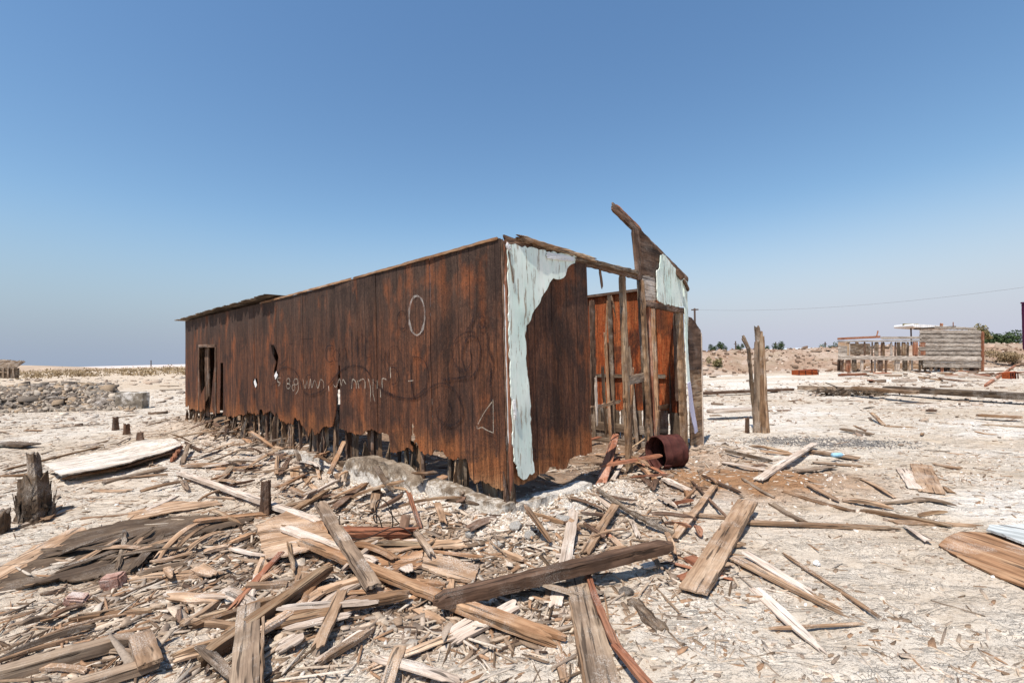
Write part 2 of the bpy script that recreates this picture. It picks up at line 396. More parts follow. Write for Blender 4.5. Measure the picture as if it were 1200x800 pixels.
def plank_mesh(L, wd, th, jag=(.04, .04), bend=0.0, side=0.0, twist=0.0, taper=0.0, rough=.004, seed=0, ny=5):
    """board, x = grain; splintered ends, wavering edges, bend and twist"""
    r = random.Random(seed); nx = max(6, min(40, int(L / .07)))
    j0 = [r.uniform(0, 1) ** 1.5 * jag[0] for _ in range(ny + 1)]; j1 = [r.uniform(0, 1) ** 1.5 * jag[1] for _ in range(ny + 1)]
    ph = [r.uniform(0, 9) for _ in range(6)]
    top, bot = [], []
    for i in range(nx + 1):
        u = i / nx
        for j in range(ny + 1):
            q = j / ny * 2 - 1
            x = -L / 2 + j0[j] + (L - j0[j] - j1[j]) * u
            k = x / L * 2
            wl = wd / 2 * (1 - taper * max(0, k) ** 1.5) * (1 + .025 * math.sin(x * 7 + ph[0] + q) + .02 * math.sin(x * 23 + ph[1]))
            y = q * (wl if wd < .25 else wd / 2 + min(wl - wd / 2, .008)) + side * (k * k - .33) + (r.uniform(-1, 1) * rough if abs(q) == 1 else 0)
            zc = bend * (1 - k * k)
            tw = twist * k * .5
            zt = th / 2 + r.uniform(-1, 1) * rough * .6 - (rough * .8 if abs(q) == 1 else 0)
            zb = -th / 2
            endf = 1 - .55 * (u == 0 or u == 1)
            top.append((x, y * math.cos(tw) - zt * endf * math.sin(tw), zc + y * math.sin(tw) + zt * endf))
            bot.append((x, y * math.cos(tw) - zb * endf * math.sin(tw), zc + y * math.sin(tw) + zb * endf))
    n = ny + 1; N = len(top); f = []
    for i in range(nx):
        for j in range(ny):
            a = i * n + j; f.append((a, a + n, a + n + 1, a + 1)); f.append((N + a, N + a + 1, N + a + n + 1, N + a + n))
        a = i * n; f.append((a, N + a, N + a + n, a + n)); a = i * n + ny; f.append((a, a + n, N + a + n, N + a))
    for j in range(ny):
        f.append((j, j + 1, N + j + 1, N + j)); a = nx * n + j; f.append((a, N + a, N + a + 1, a + 1))
    mb = MB(); mb.add(top + bot, f); return mb
def frame(A, B, ydir):
    A = Vector(A); B = Vector(B); x = (B - A).normalized(); z = x.cross(Vector(ydir)).normalized(); y = z.cross(x)
    M = Matrix((x, y, z)).transposed().to_4x4(); M.translation = (A + B) / 2; return M
_s = [100]
def bar(name, A, B, wd, th, mat, ydir=(0, 0, 1), parent=None, **k):
    _s[0] += 1; A = Vector(A); B = Vector(B)
    me = plank_mesh((B - A).length, wd, th, seed=_s[0], **k).mesh(name, mat)
    return new(name, me, parent, frame(A, B, ydir))
def plank(p0, p1, wd, th, mat, label, lift=(0, 0), roll=0.0, cat='board', name='plank', group=None, **k):
    A = G(*p0, lift=lift[0] + th * .55); B = G(*p1, lift=lift[1] + th * .55)
    yd = Vector((0, 0, 1)).cross(B - A).normalized(); yd = Matrix.Rotation(roll, 3, (B - A).normalized()) @ yd
    o = bar(name, A, B, wd, th, mat, yd, **k); tag(o, label, cat, group); return o

def grid_sheet(name, mat, up_px, lo_px, th, lift, label, cat='sheet', nu=28, nv=9, curl=.02, wob=.01, seed=0, group=None):
    """curled sheet lying on the terrain between two traced edges"""
    def res(pts, n):
        pts = [Vector(p) for p in pts]; d = [0]
        for a, b in zip(pts, pts[1:]): d.append(d[-1] + (b - a).length)
        return [Vector((np.interp(d[-1] * i / n, d, [p.x for p in pts]), np.interp(d[-1] * i / n, d, [p.y for p in pts]))) for i in range(n + 1)]
    A = [G(*p, lift=lift) for p in up_px]; B = [G(*p, lift=lift) for p in lo_px]
    A = res([(p.x, p.y) for p in A], nu); B = res([(p.x, p.y) for p in B], nu)
    c = (A[0] + B[0] + A[-1] + B[-1]) / 4; d = ((A[-1] + B[-1]) - (A[0] + B[0])).normalized()
    r = random.Random(seed + 5); P = []
    for i in range(nu + 1):
        for j in range(nv + 1):
            v_ = j / nv; q = A[i].lerp(B[i], v_)
            if j in (0, nv) or i in (0, nu): q += Vector((r.uniform(-1, 1), r.uniform(-1, 1))) * wob
            P.append(q)
    hh = height(np.array([p.x for p in P]), np.array([p.y for p in P]), False)
    nn = fbm(np.array([p.x for p in P]) * 4 + seed, np.array([p.y for p in P]) * 4, 3, seed)
    ang = math.atan2(d.y, d.x); ca, sa = math.cos(-ang), math.sin(-ang); z0 = float(np.mean(hh))
    vs = []
    for k_, p in enumerate(P):
        j = k_ % (nv + 1); e = (2 * j / nv - 1)
        z = hh[k_] - z0 + lift + curl * e * e + wob * 1.5 * nn[k_]
        x, y = p.x - c.x, p.y - c.y
        vs.append((x * ca - y * sa, x * sa + y * ca, z))
    f = [(i * (nv + 1) + j, i * (nv + 1) + j + 1, (i + 1) * (nv + 1) + j + 1, (i + 1) * (nv + 1) + j) for i in range(nu) for j in range(nv)]
    mb = MB(); mb.add(vs, f); me = mb.mesh(name, mat)
    o = new(name, me); o.location = (c.x, c.y, z0); o.rotation_euler = (0, 0, ang)
    s = o.modifiers.new('thickness', 'SOLIDIFY'); s.thickness = th; s.offset = 0
    return tag(o, label, cat, group)

# ------------------------------------------------------------------ ground sheet
def axis(segs):
    out = [segs[0][0]]
    for a, b, st0, st1 in segs:
        p = a; st = st0
        while p < b - 1e-6:
            fr = (p - a) / (b - a); st = st0 * (st1 / st0) ** fr; p = min(b, p + st); out.append(p)
    return np.unique(np.round(out, 5))
ax = axis([(0, 3.4, .032, .032), (3.4, 9, .04, .09), (9, 60, .12, 2.0), (60, 6000, 3, 900)])
gx = np.unique(np.concatenate([-ax, ax]))
gy = axis([(-30, 1.8, 4, .2), (1.8, 6.6, .03, .034), (6.6, 18, .04, .12), (18, 60, .15, .5), (60, 8000, 2, 900)])
X, Y = np.meshgrid(gx, gy); Z = height(X, Y)
def ground_color(x, y):
    c = np.zeros(x.shape + (3,)); base = np.array(lin(206, 193, 176)[:3]); white = np.array(lin(229, 221, 210)[:3])
    tan = np.array(lin(186, 164, 138)[:3]); brown = np.array(lin(160, 122, 90)[:3]); red = np.array(lin(158, 132, 112)[:3])
    grey = np.array(lin(126, 122, 118)[:3]); litc = np.array(lin(188, 168, 148)[:3])
    def mixc(f, k):
        nonlocal c
        f = np.clip(f, 0, 1)[..., None]; c = c * (1 - f) + k * f
    c[:] = base
    mixc(sst(-.1, .35, fbm(x * .5, y * .8, 4, 21)) * .6 * (1 - .6 * sst(-2, -5, x)), white)
    mixc(sst(-.1, .4, fbm(x * .35 + 9, y * .6, 4, 22)) * .45, tan)
    t, s, d = wall_dist(x, y)
    mixc(sst(1.7, .3, d) * .7, litc)
    mixc(sst(.75, .15, d + .25 * fbm(x * 3, y * 3, 3, 25)) * sst(-.6, .3, -s + .5) * sst(4.0, 2.2, t) * .85, white)
    mixc(sst(.75, .2, d + .25 * fbm(x * 3, y * 3, 3, 25)) * sst(.3, -.3, t) * sst(1.9, 1.3, s) * .85, white)
    mixc(np.exp(-(((x - 3.2) / 1.35) ** 2 + ((y - 6.15) / .75) ** 2) ** 1.5) * (1.3 + .8 * fbm(x * 3, y * 3, 3, 26)), brown)
    mixc(np.exp(-(((x - 2.6) / 1.1) ** 2 + ((y - 7.6) / .8) ** 2)) * .5, brown); mixc(np.exp(-(((x + 1.6) / 2.2) ** 2 + ((y - 4.1) / .8) ** 2)) * (.45 + .6 * fbm(x * 2, y * 2, 3, 30)), brown)
    g = np.exp(-(((x - 5.8) / 1.25) ** 2 + ((y - 8.6 + .25 * (x - 5.8)) / .42) ** 2) ** 2)
    mixc(g * (.45 + 1.1 * fbm(x * 5, y * 5, 3, 27)), grey)
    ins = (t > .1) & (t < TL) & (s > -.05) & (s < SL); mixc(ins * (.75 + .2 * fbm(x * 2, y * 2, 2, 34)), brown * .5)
    mixc(sst(33.5, 37, y) * sst(-6, 14, x) * (.9 + .5 * fbm(x * .6, y * .9, 4, 28)), red); mixc(sst(35, 38, y) * sst(46, 42, y) * sst(-6, 14, x) * sst(0, .4, fbm(x * 1.5, y * 1.2, 3, 29)) * .6, tan * .62)
    mixc(sst(-2, -10, x) * sst(20, 40, y) * .55, tan)
    mixc(sst(60, 300, y) * .3, tan)
    return c.clip(0, .92)
nxg, nyg = len(gx), len(gy)
idx = np.arange(nxg * nyg).reshape(nyg, nxg)
F = np.stack([idx[:-1, :-1], idx[:-1, 1:], idx[1:, 1:], idx[1:, :-1]], -1).reshape(-1, 4)
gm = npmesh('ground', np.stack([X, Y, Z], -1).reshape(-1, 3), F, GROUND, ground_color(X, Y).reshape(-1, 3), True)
go = new('ground', gm); go['kind'] = 'structure'

# ------------------------------------------------------------------ the ruined shed
shed = empty('wooden_shed', (C.x, C.y, 0))
tag(shed, 'long roofless rust-brown wooden shed with rotted foot and a peeling mint end wall', 'shed')
def warp(t, z): return .018 * fbm(np.asarray(t) * .7, np.asarray(z) * .6, 2, 31) + .006 * fbm(np.asarray(t) * 4, np.asarray(z) * 1.5, 2, 32)
def sheet(name, t0, t1, top, bot, holes, mat, org, d, nsign, seed, off=0.0, step=.02, jag=.05, th=.012):
    """sheathing in (t,z); top/bot functions; holes(t) -> list of (za,zb); org/d wall line; nsign outward sign of local +y"""
    n = max(2, int((t1 - t0) / step)); ts = np.linspace(t0, t1, n + 1)
    jg = jag * (1.3 * fbm(ts * 2.3, ts * 0, 2, seed) + .6 * fbm(ts * 9, ts * 0, 2, seed + 1) + .45 * fbm(ts * 34, ts * 0, 2, seed + 3)) + jag * 9 * np.maximum(0, fbm(ts * 4.1 + 3, ts * 0, 2, seed + 7) - .42) * (seed < 60); jg = np.minimum(jg, .22)
    zb = np.array([bot(a) for a in ts]) + jg; zt = np.array([top(a) for a in ts]) + .004 * fbm(ts * 9, ts * 0, 2, seed + 9)
    vs, fs, key = [], [], {}
    def vid(i, z):
        k = (i, round(z, 4))
        if k not in key:
            key[k] = len(vs); vs.append((ts[i], nsign * (off + float(warp(ts[i] + seed * 0, z)) + .02 * max(0, .35 - z) * math.sin(ts[i] * 5 + seed)), z))
        return key[k]
    for i in range(n):
        iv = [(0, 1)]; tm = (ts[i] + ts[i + 1]) / 2
        spans = [((zb[i], zb[i + 1]), (zt[i], zt[i + 1]))]
        hs = sorted(holes(tm)) if holes else []
        cur = (zb[i], zb[i + 1]); pieces = []
        for a, b in hs:
            if b <= min(cur): continue
            if a > max(cur): pieces.append((cur, (a, a)))
            cur = (b, b)
        pieces.append((cur, (zt[i], zt[i + 1])))
        for lo, hi in pieces:
            if hi[0] - lo[0] < .01 or hi[1] - lo[1] < .01: continue
            m_ = 5
            for q in range(m_):
                a0 = lo[0] + (hi[0] - lo[0]) * q / m_; a1 = lo[0] + (hi[0] - lo[0]) * (q + 1) / m_
                b0 = lo[1] + (hi[1] - lo[1]) * q / m_; b1 = lo[1] + (hi[1] - lo[1]) * (q + 1) / m_
                f = (vid(i, a0), vid(i + 1, b0), vid(i + 1, b1), vid(i, a1)); fs.append(f if nsign < 0 else f[::-1])
    mb = MB(); mb.add(vs, fs); me = mb.mesh(name, mat)
    o = bpy.data.objects.new(name, me); col.objects.link(o); o.parent = shed
    o.location = (org.x - C.x, org.y - C.y, 0); o.rotation_euler = (0, 0, math.atan2(d.y, d.x))
    s_ = o.modifiers.new('thickness', 'SOLIDIFY'); s_.thickness = th; s_.offset = 0
    return o
def curve(pts, f):
    q = sorted(f(*p) for p in pts); a = [p[0] for p in q]; b = [p[1] for p in q]
    return lambda x: float(np.interp(x, a, b))
topL = curve([(588, 279), (500, 303), (400, 331), (325, 351), (270, 364), (218, 376)], WL)
botL = curve([(590, 578), (580, 575), (556, 568), (550, 556), (549, 541), (514, 535), (485, 531), (457, 529), (455.5, 507), (432, 505), (421, 507),
              (399, 504), (391, 500), (380, 500), (369, 509), (365, 500), (361, 511), (357, 500), (329, 492), (320, 485), (286, 487),
              (262, 487), (256, 485), (236, 481), (217, 477)], WL)
H = []                                               # holes traced on the long wall: (t range) -> z range
def poly_hole(pts):
    q = [WL(*p) for p in pts]
    def f(t):
        zs = []
        for (a, za), (b, zb_) in zip(q, q[1:] + q[:1]):
            if (a <= t < b) or (b <= t < a): zs.append(za + (zb_ - za) * (t - a) / (b - a))
        zs.sort(); return list(zip(zs[::2], zs[1::2]))
    H.append(f)
poly_hole([(234, 407), (252.5, 407), (251, 430), (247, 470), (244, 500), (240, 500), (241, 452), (236, 462), (234, 430)])
poly_hole([(258, 425), (261.5, 425), (261.5, 500), (257, 500)])
poly_hole([(318, 404), (322, 404), (327, 418), (324, 438), (321, 436), (324, 424), (320, 414)])
poly_hole([(297.5, 444), (302, 443), (303, 449), (299, 453), (297, 449)])
poly_hole([(323.5, 437), (327, 436), (325, 443), (323, 442)])
poly_hole([(397.5, 428), (399.5, 428), (399, 470), (398, 515), (386, 515), (393, 485), (396, 460)])
poly_hole([(482, 494), (485, 499), (484, 506), (487, 512), (484, 524), (480, 520), (482, 508)])
def holesL(t): return [h for f in H for h in f(t)]
edges = [0.0]
while edges[-1] < TL - .7: edges.append(edges[-1] + 1.235 + random.uniform(-.01, .01))
edges[-1] = TL
for i, (a, b) in enumerate(zip(edges, edges[1:])):
    sheet('wall_panel', a + .006, b - .006, topL, botL, holesL, PANEL, C, U, 1, 0 * i + 40, off=random.uniform(-.006, .006), jag=.05)
# far long wall, its orange inner face towards the camera
E0 = C + V * SL
topF = lambda t: 2.72 + .02 * t / 3
botF = lambda t: .42 + .05 * math.sin(t * 2.3)
zF = plane_hit(700, 347, E0, U); zFb = plane_hit(705, 482, E0, U)
topF = lambda t: zF[1] + .03 * math.sin(t * 1.1)
botF = lambda t: zFb[1] + .04 * math.sin(t * 3.1) + (.05 if int(t / .41) % 2 else 0)
def holesF(t): return []
for i in range(11):
    sheet('inner_wall_panel', i * 1.235 + .05, min(TL, (i + 1) * 1.235 - .004 + .05), topF, botF, None, PANEL_IN, E0, U, -1, 60 + i, off=.0, jag=.04)
# far end wall
sheet('end_wall_panel', 0.1, SL - .1, lambda s: topL(TL - .05), lambda s: .25, None, PANEL, C + U * TL, V, 1, 90)
# framing studs: long wall
rs = random.Random(19); t = .15
while t < TL:
    z1 = topL(t) - .05; zg = hz(*(C + U * t - V * .1)[:2]) - .12
    if not (WL(262, 450)[0] < t < WL(233, 450)[0] - .1):
        k = rs.uniform(-.08, .08)
        bar('stud', pL(t + k, zg, -.075 - rs.uniform(0, .04)), pL(t, z1, -.075), rs.uniform(.05, .10), .042, rs.choice([W_ROT, W_ROT, W_BROWN, W_POST]), V.lerp(U, rs.uniform(0, .5)), shed, rough=.012, taper=0, jag=(.1, 0))
        for q in range(rs.choice([0, 1, 1, 2, 3])):          # rotten shreds left standing below the sheathing
            u_ = rs.uniform(.05, .38)
            bar('stud_foot', pL(t + u_ + rs.uniform(-.1, .1), zg, -.02 + rs.uniform(-.03, .05)), pL(t + u_, botL(t + u_) + rs.uniform(-.12, .12), -.03), rs.uniform(.02, .13), .02, rs.choice([W_ROT, W_POST, W_BROWN, W_TAN, W_ROT]), V.lerp(U, rs.random()), shed, jag=(.02, .2), rough=.014, taper=rs.choice([.3, .9]))
    t += rs.choice([.41, .41, .3, .55, .8])
rl = random.Random(31); t = .3
while t < TL - .3:
    w_ = rl.uniform(.08, .3); zt_ = botL(t) + rl.uniform(.05, .25); zb_ = max(hz(*pL(t, 0, -.15)[:2]) + rl.choice([-.05, -.05, .03, .1]), zt_ - .9)
    if rl.random() < .78 and zt_ - zb_ > .12 and not (WL(262, 450)[0] < t < WL(233, 450)[0]):
        bar('dark_backing', pL(t + rl.uniform(-.05, .05), zb_, -.13), pL(t, zt_, -.13), w_, .015, rl.choice([W_ROT, W_ROT, W_BROWN, W_POST]), U, shed, jag=(.2, .02), rough=.01)  # boards added as dark backing, hiding the sunlit ground behind the studs
    t += w_ + rl.choice([0, .02, .1, .2])
for i in range(46):                                    # tangle of rotten shards at the foot of the far two thirds
    t = rl.uniform(3.2, TL); o_ = rl.uniform(-.1, .22); zg = hz(*pL(t, 0, o_)[:2]); tl = rl.uniform(-.25, .25)
    bar('rotten_shard', pL(t, zg - .03, o_), pL(t + tl, zg + rl.uniform(.1, .45), o_ - rl.uniform(-.05, .2)), rl.uniform(.02, .09), .015, rl.choice([W_ROT, W_ROT, W_POST, W_GREY]), U.lerp(V, rl.random()), shed, jag=(.02, .15), rough=.01, taper=.7)
for a, b, z in ((0, TL * .5, -.06), (TL * .5, TL, -.06)):
    bar('top_plate', pL(a, topL(a) + z + .02, -.075), pL(b, topL(b) + z + .02, -.075), .09, .045, W_BROWN, V, shed)
zs_ = .18
for a, b in ((.2, 3.0), (3.1, 6.2), (6.3, 9.5), (9.6, TL - .1)):
    bar('sill_beam', pL(a, .1, -.12), pL(b, .08, -.12), .09, .1, W_ROT, V, shed, rough=.012)
# girts seen through the far-wall openings
for i in range(12):
    tt = .5 + i * .9
    p = E0 + U * tt - V * .06
    bar('stud', (p.x, p.y, hz(p.x, p.y) - .1), (p.x, p.y, topF(tt) - .02), .085, .042, W_ROT if i % 3 else W_ORANGE, U, shed)
    p2 = p + U * .45
    bar('stud_foot', (p2.x, p2.y, hz(p2.x, p2.y) - .1), (p2.x, p2.y, botF(tt) + .1), .07, .035, W_ROT, U, shed, jag=(.02, .1))
p0 = E0 + U * 0.3 - V * .04; p1 = E0 + U * 9 - V * .04
zg1 = plane_hit(700, 440, E0, U)[1]
bar('rail', (p0.x, p0.y, zg1), (p1.x, p1.y, zg1), .07, .03, W_ROT, (0, 0, 1), shed)
bar('sill_beam', (p0.x, p0.y, .05), (p1.x, p1.y, .03), .12, .08, W_ROT, (0, 0, 1), shed)
bar('lower_rail', (p0.x, p0.y, .32), (p1.x, p1.y, .36), .16, .03, W_ROT, (0, 0, 1), shed)
bar('top_plate', (p0.x, p0.y, topF(0) + .01), (p1.x, p1.y, topF(9) + .01), .08, .05, W_BROWN, V, shed)
rl = random.Random(91); t = .1
while t < 9:
    w_ = rl.uniform(.15, .5); q = E0 + U * (t + w_ / 2) - V * .02
    if rl.random() < .85: bar('lower_board', (q.x, q.y, hz(q.x, q.y) - .1), (q.x, q.y, botF(t) + rl.uniform(.02, .1)), w_, .015, rl.choice([W_DKROT, W_DKROT, W_ROT, W_BROWN]), U, shed, jag=(.05, .03))
    t += w_ + rl.choice([.0, .03, .12])
# roof sheets left over the far part
ta, tb = WL(323, 351)[0], WL(211, 377, .25)[0]
tb = TL + .5; zr0, zr1 = topL(ta) + .10, topL(TL) + .05
for i in range(3):
    a = ta + (tb - ta) * i / 3; b = ta + (tb - ta) * (i + 1) / 3 + .1
    zz = lambda q: zr0 + (zr1 - zr0) * (q - ta) / (tb - ta)
    A = pL(a, zz(a) + .012 * (i % 2), .16).lerp(pL(a, zz(a) + .012 * (i % 2), -SL - .1), .5); B = pL(b, zz(b) + .012 * (i % 2), .16).lerp(pL(b, zz(b) + .012 * (i % 2), -SL - .1), .5)
    bar('roof_sheet', A, B, SL + .3, .02, W_ROT, V, shed, jag=(.02, .04), rough=.003, ny=8)
# eaves batten along the top edge of the long wall
for a, b in ((.02, 3.1), (3.12, 7.0), (7.02, ta)):
    bar('eaves_batten', pL(a, topL(a) + .006, .018), pL(b, topL(b) + .004, .018), .03, .02, W_ORANGE, (0, 0, 1), shed, rough=.004)
# door frame in the long wall
q0, q1 = WL(234, 407), WL(252.5, 407); qb = WL(240, 485)
bar('door_frame', pL(q0[0] + .04, qb[1], .012), pL(q0[0] + .04, q0[1] + .04, .012), .07, .02, W_BROWN, U, shed)
bar('door_frame', pL(q1[0] - .04, qb[1], .012), pL(q1[0] - .04, q1[1] + .04, .012), .07, .02, W_BROWN, U, shed)
bar('door_frame', pL(q0[0] + .08, q0[1] + .04, .014), pL(q1[0] - .08, q1[1] + .04, .014), .08, .02, W_BROWN, (0, 0, 1), shed)
bar('door_leaf', pL(q0[0] - .28, .3, -.12), pL(q0[0] - .25, q0[1], -.12), .42, .03, W_BROWN, U, shed)

# ---- end wall
def PE(px, py, off=0.0): s, z = WE(px, py, off); return pE(s, z, off)
def ebar(name, a, b, wd, th, mat, off=0.0, ydir=V, **k): return bar(name, PE(*a, off), PE(*b, off), wd, th, mat, ydir, shed, **k)
ebar('corner_post', (588, 280), (597, 604), .085, .085, W_BROWN, -.03, rough=.006)
ebar('corner_trim', (592.5, 282), (600, 580), .05, .022, W_RED, .02, rough=.004, jag=(.01, .1))
ebar('corner_trim', (590.5, 330), (595.5, 520), .012, .02, WHITEP, .006, rough=.002)
topB = curve([(595, 288), (640, 298), (684, 309)], WE)
botB = curve([(592, 567), (612, 565), (642, 550), (643.5, 546), (664, 546), (667, 535), (692, 528)], WE)
sB = WE(690, 420)[0]
sheet('end_panel', .05, sB * .52, topB, botB, None, PANEL_E, C, V, -1, 71, off=.0, jag=.03)
sheet('end_panel', sB * .52 + .004, sB, topB, botB, None, PANEL_E, C, V, -1, 72, off=.004, jag=.03)
ebar('panel_batten', (684, 309), (692, 530), .05, .02, W_BROWN, -.005)
def poly_part(name, pts, mat, off, th, n=.0, wobble=.004):
    q = [WE(*p, off) for p in pts]
    bm = bmesh.new(); bm.faces.new([bm.verts.new((s, -off, z)) for s, z in q])
    bm.normal_update(); bmesh.ops.triangulate(bm, faces=bm.faces[:])
    for _ in range(4):
        bmesh.ops.subdivide_edges(bm, edges=[e for e in bm.edges if e.calc_length() > .07], cuts=1, use_grid_fill=False); bm.normal_update(); bmesh.ops.triangulate(bm, faces=[f for f in bm.faces if len(f.verts) > 3])
    for v_ in bm.verts:
        if v_.is_boundary: v_.co.x += random.uniform(-1, 1) * wobble; v_.co.z += random.uniform(-1, 1) * wobble * 1.5
        v_.co.y += n * float(fbm(np.array([v_.co.x * 3]), np.array([v_.co.z * 3]), 2, 51)[0])
    bmesh.ops.recalc_face_normals(bm, faces=bm.faces[:])
    me = bpy.data.meshes.new(name); bm.to_mesh(me); bm.free(); me.materials.append(mat)
    o = bpy.data.objects.new(name, me); col.objects.link(o); o.parent = shed; o.location = (0, 0, 0)
    o.rotation_euler = (0, 0, math.atan2(V.y, V.x))
    s_ = o.modifiers.new('thickness', 'SOLIDIFY'); s_.thickness = th; s_.offset = 0
    return o
mp_ = poly_part('mint_cladding', [(594, 285), (612, 289), (650, 296), (675, 301), (673, 308), (666, 311), (663, 322), (656, 327), (649, 326), (644, 331), (640, 340), (634, 349), (632, 356),
    (626, 362), (621, 374), (617, 382), (615.5, 394), (616.5, 420), (619, 448), (621, 475), (623, 515), (626, 553), (620, 556), (617, 561), (610, 560), (606, 553), (605, 545), (602, 541), (601, 520), (598, 440), (596, 370)], MINT, .045, .012, .010, .010)
mp_['label'] = 'pale mint painted cladding torn off along its right side'
ebar('white_paint_strip', (640, 299), (674, 304), .07, .012, WHITEP, .062, ydir=(0, 0, 1), jag=(.04, .05), taper=.3)
hk = ebar('door_hook', (602.5, 468), (604, 492), .035, .02, WHITEP, .07, jag=(.01, .02))
ebar('nail_shadow', (595, 288), (602, 332), .012, .012, W_GREY, .065)  # cast shadow of the nail, modelled as a thin grey strip
ebar('nail_plate', (593, 284), (598, 294), .05, .015, WHITEP, .07)
# head beams
ebar('top_beam', (590, 281), (752, 325), .10, .05, W_BROWN, -.02, ydir=(0, 0, 1), rough=.008, jag=(.05, .02))
ebar('top_beam', (604, 277), (700, 306), .05, .07, W_POST, .045, ydir=(0, 0, 1), rough=.008, jag=(.12, .12))
ebar('top_beam', (665, 299), (748, 320), .06, .05, W_ROT, .03, ydir=(0, 0, 1), rough=.008, jag=(.15, .02))
ebar('hanging_splinter', (703, 316), (706, 339), .04, .02, W_BROWN, -.04, jag=(.0, .05))
# posts
ebar('post', (729, 320), (738, 556), .10, .07, W_POST, -.03, rough=.008, jag=(.01, .12))
ebar('post', (749, 322), (761, 552), .10, .05, W_ROT, -.08, rough=.008, jag=(.01, .1))
ebar('post', (752, 328), (764, 550), .075, .06, W_POST, .02, rough=.008, jag=(.01, .1))
ebar('door_jamb', (757.5, 354), (766, 540), .045, .1, W_RED, -.03, rough=.006)
ebar('cross_rail', (736, 446), (757, 441), .13, .035, W_GREY, -.02, ydir=(0, 0, 1), jag=(.02, .02))
ebar('door_header', (753, 355), (803, 365), .09, .08, W_BROWN, .0, ydir=(0, 0, 1), rough=.006)
ebar('door_post', (796, 362), (803, 538), .15, .09, W_POST, -.01, rough=.012, jag=(.01, .12))
ebar('door_post', (791, 366), (794, 470), .06, .06, W_BROWN, -.08, rough=.006)
# raised gable end with the mint boards
ebar('gable_post', (744, 268), (750, 328), .17, .05, W_BROWN, .0, jag=(.05, .01))
poly_part('gable_board', [(749, 268), (754, 273), (762, 283), (775, 298), (775, 322), (768, 324), (752, 322)], W_BROWN, .02, .02, .01).rotation_euler = (0, 0, math.atan2(V.y, V.x))
poly_part('bleached_board', [(752, 320), (769, 324), (768, 352), (754, 352)], W_WHITE, .012, .015, .01)
poly_part('mint_board', [(774, 299), (777, 297), (779, 330), (780.5, 357), (776, 355), (770, 352), (769, 318), (773, 314)], MINT, .05, .014, .01, .008)
poly_part('mint_board', [(777.5, 298), (784, 306), (794, 318), (801, 327), (802.5, 358.5), (790, 359), (780.5, 356)], MINT, .038, .014, .01, .008)
poly_part('mint_board', [(801, 326), (805, 330), (806, 372), (806, 410), (809, 450), (805.5, 452), (803.5, 410), (802, 362)], MINT, .055, .014, .01)
poly_part('lilac_strip', [(805.5, 449), (809, 447), (812, 470), (817.5, 505), (814, 508), (809, 482)], LAV, .07, .012, .01)
ebar('rafter', (717, 241), (806, 329), .10, .05, W_BROWN, -.01, ydir=(0, 0, 1), rough=.006, jag=(.03, .05))
ebar('rafter', (721, 240), (752, 271), .05, .04, W_RED, -.05, ydir=(0, 0, 1), rough=.006, jag=(.03, .05))
bar('rafter_stub', PE(791, 316, .03), PE(801, 327, .13), .09, .05, W_BROWN, (0, 0, 1), shed)
ebar('rafter_stub', (801, 327), (807, 341), .05, .05, W_BROWN, .08)
poly_part('end_board', [(806.5, 371), (810, 372), (815, 379), (820.5, 387), (821.5, 432), (807, 434)], W_BROWN, -.06, .02, .01)
poly_part('end_board', [(807, 433), (822, 431), (823, 480), (824, 540), (817, 542), (809, 530)], W_POST, -.07, .02, .01)
ebar('corner_batten', (821.5, 389), (824.5, 545), .035, .03, W_WHITE, -.06, rough=.004)
ebar('corner_post', (815, 430), (819, 545), .12, .06, W_ROT, -.14, rough=.01)
# a few broken battens on the end bay
for (a, b, o_, mt) in (((712, 400), (714, 510), -.9, W_GREY), ((695, 400), (697, 500), -1.2, W_GREY), ((700, 355), (712, 470), -1.6, W_ORANGE)):
    pass
# interior braces near the opening
for i, (aa, bb) in enumerate([((1.3, 4.2, .1), (1.5, 4.45, 2.2)), ((.7, 4.1, .15), (1.0, 4.45, 1.9)), ((2.2, 4.3, 0.1), (2.2, 4.45, 2.3))]):
    A = C + U * aa[0] + V * aa[1]; B = C + U * bb[0] + V * bb[1]
    bar('brace', (A.x, A.y, aa[2]), (B.x, B.y, bb[2]), .06, .02, [W_ORANGE, W_GREY, W_ORANGE][i], U, shed)

# concrete footing: broken kerb pieces on the long side and end side
def footmat():
    t = NT('salt_eaten_concrete'); v = t.coord(); sep = t.n('ShaderNodeSeparateXYZ'); t.l(v, sep.inputs[0])
    n1 = t.noise(v, 6, 7, .7); n2 = t.noise(v, 70, 5, .75); n3 = t.noise(v, 16, 6, .7)
    c = t.ramp(n1, [(.3, lin(104, 88, 72)), (.5, lin(150, 132, 112)), (.7, lin(190, 174, 154))])
    c = t.mix(1.0, c, t.ramp(n2, [(.3, (.6,) * 3 + (1,)), (.6, (1.15,) * 3 + (1,))]), 'MULTIPLY')
    f = t.rng(t.ma('ADD', t.ma('MULTIPLY', sep.outputs[2], -2.2), t.ma('MULTIPLY', t.ma('ADD', n3, n1), 1.1)), .42, .66, 0, .95)
    c = t.mix(f, c, t.ramp(n2, [(.35, lin(190, 176, 158)), (.6, lin(236, 228, 216))]))
    t.color(c); t.bump(t.ma('ADD', t.ma('MULTIPLY', n3, 1.5), n2), 1, .02); return t.m
FOOT = footmat()
